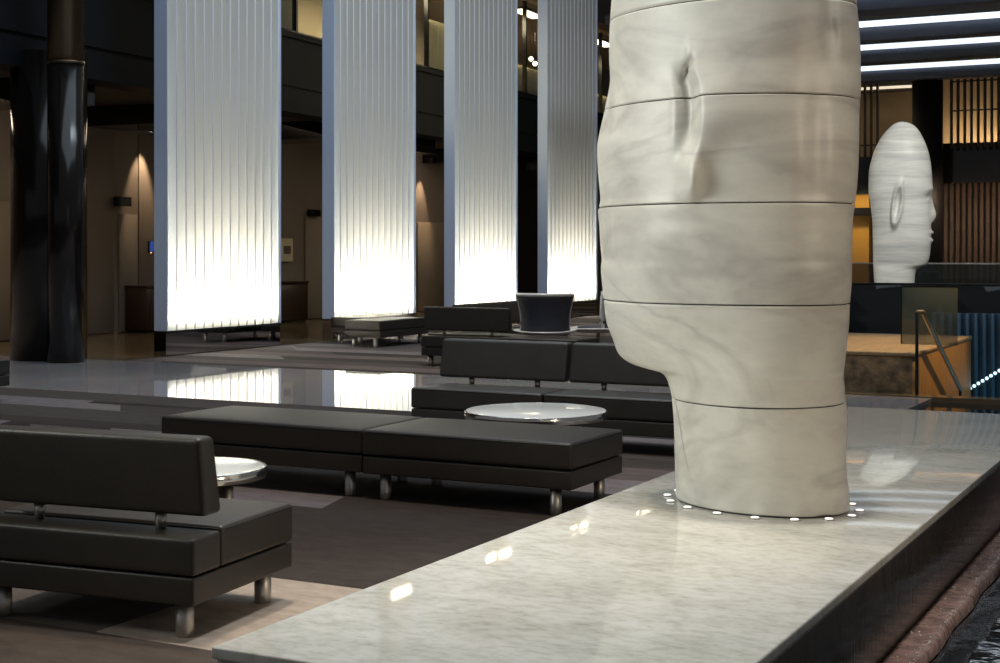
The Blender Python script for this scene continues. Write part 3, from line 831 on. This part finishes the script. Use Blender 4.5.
def far_feat(th, x, y, z):
    dx = dy = 0.0
    fr = max(0.0, math.cos(th)) ** 0.5 if math.cos(th) > 0 else 0
    a = abs(y)
    nose = interp([(fz(224), 0), (fz(221), 0.045), (fz(215), 0.085), (fz(208), 0.055), (fz(199), 0.02), (fz(192), 0)], z) if fz(224) < z < fz(192) else 0
    dx += nose * G(y, 0.075 + 0.03 * G(z - fz(216), 0.08)) * fr
    dx += fr * 0.045 * G(y, 0.13) * (G(z - fz(232.5), 0.035) + 0.8 * G(z - fz(240.5), 0.04)) 
    dx -= fr * 0.012 * G(y, 0.12) * G(z - fz(236.8), 0.012)
    dx -= fr * 0.035 * G(a - 0.17, 0.085) * G(z - fz(198), 0.085)
    dx += fr * 0.030 * G(a - 0.17, 0.05) * G(z - fz(200), 0.035)
    dx += fr * 0.02 * G(a - 0.16, 0.1) * G(z - fz(189), 0.04)
    # ears, both sides: rim ridge round a hollow
    sd = math.copysign(1, y)
    if math.sin(th) ** 2 > 0.4:
        ex, ez = fx(897.5), fz(205)
        lx, lz = (x - ex), (z - ez)
        lx2 = lx - 0.05 * (lz / 0.38)
        q = math.sqrt((lx2 / 0.085) ** 2 + (lz / 0.385) ** 2)
        dy += sd * (0.10 * G(q - 0.92, 0.26) - 0.05 * G(q, 0.45))
        dy -= sd * 0.02 * G(lx - 0.2, 0.1) * G(lz, 0.4)
    return dx, dy, 0
HB = ray_d(901.5, 284, 27.0)
zs = seam_levels(0, fz(121.6) - 0.004, 240, [])
bm = head_mesh(zs, far_section, far_feat, [], 200)
t = thing('carved_head', 'smaller distant banded marble head in profile on the black plinth', 'sculpture', HB, -A(-12 + 24) + 0.0, 'carved marble heads')
t.rotation_euler = (0, 0, A(12))
obj('head', bm, [BANDMARBLE, GROOVE], t)
HEADBASE2 = HB.z

# ---- large head: facing away to the left, 131 degrees round from the view's right
DN = 6.42
KN = DN / F_PX
c0 = ray_d(735, 252, DN)                    # axis of the head
fac = math.atan2(SN, CS) + A(131)           # facing direction in plan
fv = Vector((math.cos(fac), math.sin(fac)))
va = math.atan2(735 - 500, F_PX)
Rl = Vector((math.cos(TH - va), math.sin(TH - va)))     # local picture-right
cosp = -fv.dot(Rl); sinp = math.sqrt(1 - cosp * cosp)
def nz(y): return (HOR - y) / F_PX * DN + CAM_Z - PH     # height above plinth
DF = 5.98
def nf(y): return (HOR - y) / F_PX * DF + CAM_Z - PH
KF = DF / F_PX
LEFTC = [(660, 677), (520, 675.5), (508, 675), (480, 674.5), (430, 674), (410, 673), (398, 672), (386, 669.5), (378, 666), (373.5, 660), (371.5, 650), (370, 640), (367.5, 629), (363, 620), (357, 614.5), (345, 610), (325, 606.5), (305, 604.5), (285, 602.5), (270, 601.5), (262, 602.5), (245, 601), (225, 600), (212, 598.6), (206, 599.8), (200, 601), (185, 599.5), (165, 597.5), (148, 597), (130, 600), (112, 604.5), (100, 607), (90, 609.5), (75, 611.5), (55, 610.5), (40, 610.5), (20, 611.5), (0, 613), (-40, 617), (-80, 625), (-120, 640), (-150, 658), (-170, 676), (-183, 694), (-190, 712), (-193, 733)]
RIGHTC = [(660, 849), (515, 849.5), (505, 850), (490, 849.5), (470, 847), (450, 846.2), (430, 847.2), (412, 847.5), (390, 845), (370, 843.5), (345, 845.5), (325, 847), (307, 847.5), (280, 849.5), (250, 850), (225, 850.5), (208, 852.5), (190, 854.5), (160, 856), (118, 857), (95, 858.5), (70, 858.5), (45, 857.5), (20, 855.5), (0, 854), (-40, 848), (-80, 838), (-120, 820), (-150, 800), (-170, 782), (-183, 765), (-190, 750), (-193, 735)]
LT_ = sorted([(nz(y), (x - 735 - (4 if y < 345 else 0)) * KN) for (y, x) in LEFTC]); RT_ = sorted([(nz(y), (x - 739) * KN) for (y, x) in RIGHTC])
ZTOP = nz(-193)
# camera-side axes in head coordinates: u = picture-right coordinate, n = towards the viewer
ux, uy = -cosp, sinp                          # picture-right expressed in (x fwd, y left); checked below
lv = Vector((-fv.y, fv.x))                    # head's left
ux, uy = Rl.dot(fv), Rl.dot(lv)
Vd = Vector((math.sin(TH - va), -math.cos(TH - va)))   # towards the viewer
vx, vy = Vd.dot(fv), Vd.dot(lv)
def near_raw(z):
    l, r = -interp(LT_, z), interp(RT_, z)
    h = max((l + r) / 2, 0.004)
    W = interp([(0, 0.31), (0.45, 0.35), (0.75, 0.40), (1.2, 0.445), (2.2, 0.45), (3.2, 0.44)], z)
    up = min(1, max(0, (ZTOP - z) / 0.9)); W *= math.sqrt(max(0.0, 1 - (1 - up) ** 2)); W = max(W, 0.003)
    if h * h - (W * sinp) ** 2 < 0.15 * h * h: W = math.sqrt(0.85) * h / sinp
    a = math.sqrt(h * h - (W * sinp) ** 2) / cosp
    return (r - l) / 2, a, W, math.hypot(a * vx, W * vy)
def near_section(z):
    cu, a, W, sup = near_raw(z)
    cn = 0.0
    if z < ZJ:
        cn = interp([(0.0, 0.30), (0.3, 0.375), (ZJ, SJ)], z) - sup
    cx, cy = cu * ux + cn * vx, cu * uy + cn * vy
    return cx + a, cx - a, W, 2.0, cy
ZJ = nf(322); SJ = near_raw(ZJ)[3]
RIDGE = sorted([(nf(y), (x - 735) * KF) for (y, x) in [(45, 690), (58, 690), (75, 697), (90, 701), (110, 702.5), (135, 702), (160, 699), (180, 696), (198, 691), (206, 690)]])
def smooth(a, b, x):
    t_ = min(1, max(0, (x - a) / (b - a))); return t_ * t_ * (3 - 2 * t_)
def near_feat(th, x, y, z):
    u = x * ux + y * uy; n = x * vx + y * vy
    dx = dy = dn = 0.0
    if n > 0.12:
        # ear: rear flange swelling up to a sharp rim, hollow in front, free hanging lobe below
        e = interp(RIDGE, z); s = u - e
        low = smooth(nf(115), nf(165), z) if False else 1 - smooth(nf(170), nf(112), z)
        env = smooth(nf(208), nf(190), z) * smooth(nf(30), nf(110), z)
        rw = 0.17 * (1 - low) + 0.05 * low; lw = 0.020 * (1 - low) + 0.055 * low
        H = 0.060 * (1 - low) + 0.038 * low
        dn += env * H * math.exp(-abs(s / (rw if s >= 0 else lw)) ** (1.6 if s >= 0 else 2.0))
        dn -= 0.032 * G(s + 0.050, 0.034) * smooth(nf(172), nf(130), z) * smooth(nf(58), nf(85), z)
        su = u - (692 - 735) * KF; dn += 0.034 * G(z - nf(176), 0.105) * (G(su, 0.032) if su > 0 else G(su, 0.048))
        dn += 0.006 * G(s + 0.115, 0.022) * smooth(nf(165), nf(130), z) * smooth(nf(70), nf(100), z)
        dn -= 0.040 * G(u - (688 - 735) * KF - 0.25 * (z - nf(68)), 0.016) * G(z - nf(68), 0.035)
        # jaw swell and hollow below the ear
        dn -= 0.02 * G(u - (815 - 735) * KF, 0.05) * G(z - nf(150), 0.28)
        dn += 0.022 * G(u - (640 - 735) * KF, 0.10) * G(z - nf(300), 0.30)
        dn -= 0.028 * G(u - (838 - 735) * KF - 0.05 * math.sin(z * 3), 0.035) * smooth(nf(440), nf(400), z) * smooth(nf(300), nf(350), z)
        dn -= 0.03 * G(u - ((828 - 735) * KF + 0.10 * max(0, (nf(20) - z))) , 0.03) * smooth(nf(75), nf(30), z)
        dn -= 0.02 * G(u - (825 - 735) * KF, 0.035) * smooth(nf(470), nf(490), z)
        dn += 0.010 * math.sin(u * 9 + 1.0) * math.sin(z * 4.2)
    # face on the far side: nose, lips, eye hollows
    ct = math.cos(th)
    if ct > 0:
        fr = ct ** 0.5
        dx += fr * interp([(nz(255), 0), (nz(250), 0.03), (nz(238), 0.07), (nz(190), 0.03), (nz(150), 0)], min(max(z, nz(255)), nz(150))) * G(y, 0.06)
        dx += fr * 0.03 * G(y, 0.13) * (G(z - nz(276), 0.03) + G(z - nz(298), 0.035))
        dx -= fr * 0.05 * G(abs(y) - 0.17, 0.075) * G(z - nz(165), 0.08)
        dx += fr * 0.025 * G(abs(y) - 0.17, 0.05) * G(z - nz(168), 0.03)
    # mirror ear on the hidden side
    if math.sin(th) * uy > 0 and n < -0.12:
        q = math.sqrt(((x - 0.02) / 0.09) ** 2 + ((z - nz(130)) / 0.32) ** 2)
        dy += math.copysign(0.05 * G(q - 0.9, 0.22), y)
    return dx + dn * vx, dy + dn * vy, 0
SEAMS = [nf(y) for y in (1, 98, 205, 307, 411, -100)]
zs = seam_levels(0, ZTOP - 0.006, 420, SEAMS)
zs = sorted(zs + [nz(376.3 - 0.73 * k) for k in range(16)])
bm = head_mesh(zs, near_section, near_feat, SEAMS, 540, math.atan2(vy, vx), 0.55)
t = thing('carved_head', 'large white marble head of stacked blocks, nearest, on the white plinth', 'sculpture', (c0.x, c0.y, PH), fac, 'carved marble heads')
obj('head', bm, [HEADMARBLE, GROOVE], t)
# thin dark shadow gap under the neck
f0, b0, w0, _, cy0 = near_section(0.0)
bm = new_bm(); N = 72
ra_ = [(((f0 + b0) / 2 + ((f0 - b0) / 2 - 0.01) * math.cos(2 * PI * k / N)), cy0 + (w0 - 0.01) * math.sin(2 * PI * k / N)) for k in range(N)]
lo = [bm.verts.new((x, y, 0.0)) for x, y in ra_]; hi = [bm.verts.new((x, y, 0.008)) for x, y in ra_]
for k in range(N): bm.faces.new((lo[k], lo[(k + 1) % N], hi[(k + 1) % N], hi[k]))
bm.faces.new(hi); bm.faces.new(list(reversed(lo)))
obj('footing', bm, GROOVE, t)
bpy.data.objects[t.name].location.z = PH
for c in t.children:
    if c.name.startswith('head'): c.location.z = 0.008
# puck lights let into the plinth round the neck
cx_, ax_ = (f0 + b0) / 2, (f0 - b0) / 2
Rz = Matrix.Rotation(fac, 3, 'Z')
pk = None
for k in range(16):
    a_ = 2 * PI * k / 16 + 0.1
    q = Rz @ Vector((cx_ + (ax_ + 0.042) * math.cos(a_), cy0 + (w0 + 0.042) * math.sin(a_), 0)) + Vector((c0.x, c0.y, PH))
    lab = 'small round white light let into the marble plinth around the head'
    if pk is None:
        pk = thing('puck_light', lab, 'light', q, 0, 'puck lights round the large head')
        bm = new_bm(); lathe(bm, [(0, 0.0), (0.023, 0.0), (0.023, 0.003), (0.019, 0.005), (0.0, 0.005)], n=24); obj('rim', bm, CHROME, pk)
        bm = new_bm(); lathe(bm, [(0, 0.005), (0.018, 0.005), (0.016, 0.008), (0, 0.009)], n=24); obj('lens', bm, PUCK, pk)
    else:
        dup(pk, q, 0, lab, 'puck lights round the large head')

# ------------------------------------------------------------------ black plinth of the far head
t = thing('plinth', 'long black polished plinth under the distant head', 'plinth', (HB.x, HB.y, -1.2))
bm = new_bm(); box(bm, -2.6, 8.0, -1.0, 1.0, 0, HEADBASE2 + 1.2 - 0.08, 0.01, 2); obj('body', bm, BLACKGLOSS, t)
bm = new_bm(); box(bm, -2.65, 8.05, -1.05, 1.05, HEADBASE2 + 1.2 - 0.08, HEADBASE2 + 1.2, 0.01, 2); obj('top_slab', bm, BLACKGLOSS, t)

# ------------------------------------------------------------------ stair block, handrail, balustrades
BX1 = -3.13; BY0 = 15.52; BY1 = 19.0
t = thing('stair_block', 'amber lit stone and wood block at the head of the stairs', 'stair block', (-4.6, BY0, -1.2))
bm = new_bm(); box(bm, -1.5, 4.6 + BX1 - 0.02, 0.0, 0.25, 0, 1.60, 0.006, 1); o = obj('rough_stone_face', bm, ROUGHROCK, t)
bm = new_bm(); box(bm, -1.5, 4.6 + BX1, 0.25, BY1 - BY0, 0, 1.60, 0.006, 1); o = obj('wood_side', bm, WOOD, t)
bm = new_bm(); box(bm, -1.5, 4.6 + BX1 + 0.01, -0.01, BY1 - BY0 + 0.01, 1.60, 1.64, 0.004, 1); o = obj('deck', bm, PALEWOOD, t)

hr0 = ray_d(920, 311, 15.4); hr1 = Vector((BX1 + 0.12, 17.6, -0.12))
hx_ = BX1 + 0.10
t = thing('handrail', 'slim metal handrail sloping down the stairs beside the amber block', 'handrail', (hx_, 15.4, 0.0))
BRONZE = mat('brushed_bronze', (0.42, 0.29, 0.16), 0.3, metal=0.9)
bm = new_bm(); tube(bm, [(-0.05, 0.0, hr0.z), (0, 0.06, hr0.z), (0, 0.12, hr0.z - 0.03), (0.0, 2.3, -0.14)], 0.025, 12); obj('rail', bm, BRONZE, t)
bm = new_bm(); box(bm, -0.065, -0.035, -0.015, 0.015, 0.0, hr0.z, 0.003, 1); obj('post', bm, DARKMETAL, t)
bm = new_bm(); box(bm, -0.015, 0.015, 2.24, 2.27, -1.2, -0.12, 0.003, 1); obj('post', bm, DARKMETAL, t)
bm = new_bm()
for k in range(7): box(bm, BX1 + 0.02, BX1 + 1.6, 15.5 + 0.3 * k, 15.5 + 0.3 * (k + 1), -1.2, -0.17 * (k + 1), 0.0)
struct('trim_10', bm, WETSHADESTONE)

# glass pane standing on the block
gx0 = ray_y(902, 17.0)
t = thing('glass_balustrade', 'clear glass balustrade pane standing on the amber block', 'balustrade', (gx0, 17.0, 0.44))
bm = new_bm(); box(bm, 0, 0.62, -0.008, 0.008, 0, 0.66, 0.003, 1); obj('pane', bm, glass_mat('green_tint_glass', (0.13, 0.15, 0.11), 0.5), t)
bm = new_bm(); box(bm, -0.012, 0.0, -0.012, 0.012, 0, 0.66); obj('post', bm, DARKMETAL, t)
bm = new_bm(); box(bm, 0, 0.62, -0.012, 0.012, 0.655, 0.675); obj('rail', bm, DARKMETAL, t)
# long dark glass wall round the stairs
t = thing('glass_balustrade', 'long dark glass balustrade behind the amber block, in front of the black plinth', 'balustrade', (-5.1, 20.0, -1.2))
for k in range(6):
    bm = new_bm(); box(bm, k * 1.6 + 0.01, k * 1.6 + 1.59, -0.01, 0.01, 0, 2.25, 0.003, 1); obj('pane', bm, GLASSDARK, t)
bm = new_bm(); box(bm, 0, 9.6, -0.02, 0.02, 2.25, 2.28, 0.004, 1); obj('rail', bm, DARKMETAL, t)
# thin rail behind the far head
t = thing('glass_balustrade', 'pale thin top rail of the balustrade behind the distant head', 'balustrade', (-7.6, 30.5, 0))
bm = new_bm(); box(bm, 0, 10, -0.008, 0.008, -1.2, 1.25); obj('pane', bm, GLASSDARK, t)
bm = new_bm(); box(bm, 0, 10, -0.02, 0.02, 1.25, 1.28); obj('rail', bm, mat('pale_steel', (0.45, 0.44, 0.42), 0.35, metal=0.7), t)

# blue lit water wall with vertical fins, beside the stairs
t = thing('water_wall', 'blue lit water wall of vertical fins beside the stairs', 'water wall', (BX1 - 0.6, 19.5, -1.2))
bm = new_bm(); box(bm, 0, 4.6, 0.10, 0.2, 0, 1.9); obj('back_panel', bm, BLUEWALL, t)
for k in range(40):
    bm = new_bm(); box(bm, 0.03 + k * 0.105, 0.075 + k * 0.105, 0.0, 0.1, 0, 1.9, 0.006, 1); obj('fin', bm, BLUEWALL, t)
lamp('water_wall_light', 'AREA', (BX1 + 1.2, 19.25, -1.1), 10, (0.3, 0.75, 1.0), target=(BX1 + 1.2, 19.55, 0.2), shape='RECTANGLE', size=2.4, size_y=0.15)
stp = thing('led_strip', 'rising string of small blue white lights at the foot of the water wall', 'light strip', (0, 0, 0))
for k in range(12):
    q = ray_d(970 + k * 4.2, 388.5 - k * 2.55, 18.4)
    bm = new_bm(); tt = bmesh.new(); bmesh.ops.create_uvsphere(tt, u_segments=12, v_segments=8, radius=0.022); tt.transform(Matrix.Translation(q)); merge(bm, tt)
    obj('bulb', bm, BLUELED, stp)
a_, b_ = ray_d(968, 391.5, 18.42), ray_d(1018, 362, 18.42)
bm = new_bm(); tube(bm, [a_, b_], 0.02, 8); obj('strip_body', bm, DARKMETAL, stp)

# ------------------------------------------------------------------ far right: slabs, slat screens, beams
bm = new_bm(); box(bm, ray_y(937, 36.5), 6, 36.5, 38.5, 3.18, 4.15); box(bm, ray_y(937, 36.5), 6, 36.44, 36.5, 4.08, 4.15); struct('trim_11', bm, BLACKGLOSS)
def slat_screen(name, label, px0, px1, Y, z0, z1, step, wd, m, dp=0.12, rails=()):
    x0, x1 = ray_y(px0, Y), ray_y(px1, Y); n = max(2, int(round((x1 - x0) / step)))
    t = thing(name, label, 'slat screen', (x0, Y, z0))
    for k in range(n + 1):
        x = (x1 - x0) * k / n
        bm = new_bm(); box(bm, x - wd / 2, x + wd / 2, 0, dp, 0, z1 - z0, 0.006, 1); obj('slat', bm, m, t)
    for zz in rails:
        bm = new_bm(); box(bm, 0, x1 - x0, dp * 0.3, dp * 0.7, zz - z0 - 0.02, zz - z0 + 0.02); obj('rail', bm, m, t)
    return t
slat_screen('slat_screen', 'tall dark bronze slat screen over the golden wall at upper right', 951, 1012, 36.0, 4.0, 6.45, 0.15, 0.055, SLAT, rails=(4.9, 5.6))
slat_screen('slat_screen', 'brown vertical slat screen below the black slab, right of the distant head', 940, 1012, 37.0, -1.2, 3.18, 0.14, 0.085, BROWNFIN, 0.16)
slat_screen('slat_screen', 'narrow dark slat screen between the two marble heads', 852, 877, 36.82, 3.9, 6.2, 0.155, 0.05, SLAT, rails=(4.2,))
bm = new_bm(); box(bm, ray_y(846, 39), ray_y(1030, 39), 39, 39.2, 3.9, 8.0); struct('wall_back.001', bm, GOLDWALL)
lamp('gold_wall_light', 'AREA', (ray_y(990, 38.5), 38.6, 4.2), 26, (1.0, 0.74, 0.44), target=(ray_y(990, 39), 39.1, 5.6), shape='RECTANGLE', size=2.6, size_y=0.15)
lamp('gold_wall_light', 'AREA', (ray_y(890, 38.5), 38.4, 6.3), 6, (1.0, 0.80, 0.55), target=(ray_y(890, 39), 39.1, 5.5), shape='RECTANGLE', size=1.6, size_y=0.15)
lamp('slat_wash', 'AREA', (ray_y(975, 35), 35.2, 3.0), 22, (1.0, 0.72, 0.50), target=(ray_y(975, 37), 37.1, 1.4), shape='RECTANGLE', size=3.0, size_y=0.15)
bm = new_bm(); box(bm, ray_y(850, 37.6), ray_y(912, 37.6), 37.4, 37.9, 5.62, 5.9); struct('trim_12', bm, SOFFIT)
bm = new_bm(); box(bm, ray_y(850, 37.4), ray_y(912, 37.4), 37.3, 37.38, 5.66, 5.72); tag(obj('linear_light', bm, mat('cove_led', (0.9, 0.8, 0.6), 0.4, emit=(1.0, 0.85, 0.62), estr=0.9)), 'warm cove light line left of the far column, above the distant head', 'linear light')
# amber wall panel and dark rail between the heads
bm = new_bm(); box(bm, ray_y(846, 37.2), ray_y(869, 37.2), 37.2, 37.4, -1.2, 2.95); struct('wall_back.002', bm, mat('amber_panel', (0.55, 0.30, 0.06), 0.6))
lamp('amber_light', 'AREA', (ray_y(858, 36), 36.2, 2.9), 16, (1.0, 0.72, 0.3), target=(ray_y(858, 37.2), 37.3, 1.0), shape='RECTANGLE', size=0.8, size_y=0.15)
bm = new_bm(); box(bm, ray_y(846, 36.9), ray_y(880, 36.9), 36.8, 36.95, 2.42, 2.62); box(bm, ray_y(846, 36.9), ray_y(912, 36.9), 36.8, 36.95, 2.95, 3.9); struct('trim_13', bm, BLACKGLOSS)

BEAMZ = 5.95
def roof_beam(pa, label, i):
    (px, py) = pa
    d = F_PX * (BEAMZ - CAM_Z) / (HOR - py)
    p = ray_d(px, py, d)
    bm = new_bm(); box(bm, -9, 8, p.y, p.y + 0.5, BEAMZ - 0.33, BEAMZ - 0.075, 0.01, 1); struct('beam', bm, BEAM)
    if label:
        bm = new_bm(); box(bm, -9, 8, p.y - 0.06, p.y - 0.002, BEAMZ - 0.07, BEAMZ + 0.04); o = tag(obj('linear_light', bm, WHITELED), label, 'linear light', 'linear lights on the roof beams')
for (pa, lb) in (((854, -8), 'cool white linear light along the topmost visible roof beam, cut off by the photo'),
                 ((854, 24.5), 'cool white linear light along the second roof beam, above the distant head'),
                 ((858, 47.5), 'cool white linear light along the third roof beam, above the distant head'),
                 ((860, 68.5), 'cool white linear light on the lowest roof beam, touching the slat screen')):
    roof_beam(pa, lb, 0)
bm = new_bm(); box(bm, -12, 10, 28, 46, BEAMZ + 0.3, BEAMZ + 0.5); struct('ceiling.003', bm, SOFFIT)

# ------------------------------------------------------------------ small things on the taupe wall
def wallspot(px, py):
    Y = ray_x(px, WALLX + 0.03); t_ = (px - 500) / F_PX; d = (WALLX + 0.03) / (-SN + t_ * CS)
    return Vector((WALLX + 0.05, Y, CAM_Z + (HOR - py) / F_PX * d))
def wallbox(name, label, cat, px, py, wpx, hpx, dp, m, extra=None):
    p = wallspot(px, py); d = (p.y) / (CS + (px - 500) / F_PX * SN); k = d / F_PX
    t = thing(name, label, cat, p); h = hpx * k / 2; wd = wpx * k / 2 * 2.0
    bm = new_bm(); box(bm, 0, dp, -wd, wd, -h, h, 0.008, 2); obj('housing', bm, m, t)
    return t, dp, wd, h
t, dp, wd, h = wallbox('wall_speaker', 'small black wall speaker on the taupe wall between column and first screen', 'speaker', 119, 201.5, 9, 9.5, 0.14, DARKMETAL)
bm = new_bm(); box(bm, dp, dp + 0.006, -wd * .85, wd * .85, -h * .85, h * .85); obj('grille', bm, BLACKGLOSS, t)
t, dp, wd, h = wallbox('wall_speaker', 'small black wall speaker on the taupe wall right of the widest screen', 'speaker', 311, 213, 7, 7, 0.14, DARKMETAL)
bm = new_bm(); box(bm, dp, dp + 0.006, -wd * .85, wd * .85, -h * .85, h * .85); obj('grille', bm, BLACKGLOSS, t)
t, dp, wd, h = wallbox('wall_display', 'small blue glowing wall display left of the widest light screen', 'display', 153, 247, 9, 12, 0.03, DARKMETAL)
bm = new_bm(); box(bm, dp, dp + 0.004, -wd * .85, wd * .85, -h * .75, h * .9); obj('screen', bm, SCREEN, t)
bm = new_bm(); box(bm, dp, dp + 0.006, -wd * .8, -wd * .55, -h * 1.05, -h * .85); obj('indicator', bm, ORANGELED, t)
t, dp, wd, h = wallbox('wall_sign', 'cream framed sign with dark centre right of the widest light screen', 'sign', 285.5, 250, 10, 23, 0.025, PAPER)
bm = new_bm(); box(bm, dp, dp + 0.004, -wd * .6, wd * .6, -h * .35, h * .35); obj('picture', bm, PICT, t)
# walnut counter at the back wall
y0, y1 = ray_x(148, WALLX + 0.6), ray_x(308, WALLX + 0.6)
t = thing('counter', 'dark walnut reception counter against the taupe wall behind the first light screen', 'counter', (WALLX + 0.05, y0, 0))
bm = new_bm(); box(bm, 0.0, 0.55, 0.0, y1 - y0, 0.06, 0.84, 0.006, 1); obj('body', bm, WALNUT, t)
bm = new_bm(); box(bm, 0.0, 0.58, -0.02, y1 - y0 + 0.02, 0.84, 0.88, 0.006, 1); obj('countertop', bm, WALNUT, t)
bm = new_bm(); box(bm, 0.04, 0.5, 0.04, y1 - y0 - 0.04, 0.0, 0.06); obj('kick_base', bm, BLACKGLOSS, t)
for k in range(3):
    ya = (y1 - y0) * k / 3
    bm = new_bm(); box(bm, 0.55, 0.567, ya + 0.03, ya + (y1 - y0) / 3 - 0.03, 0.10, 0.80, 0.004, 1); obj('door', bm, WALNUT, t)
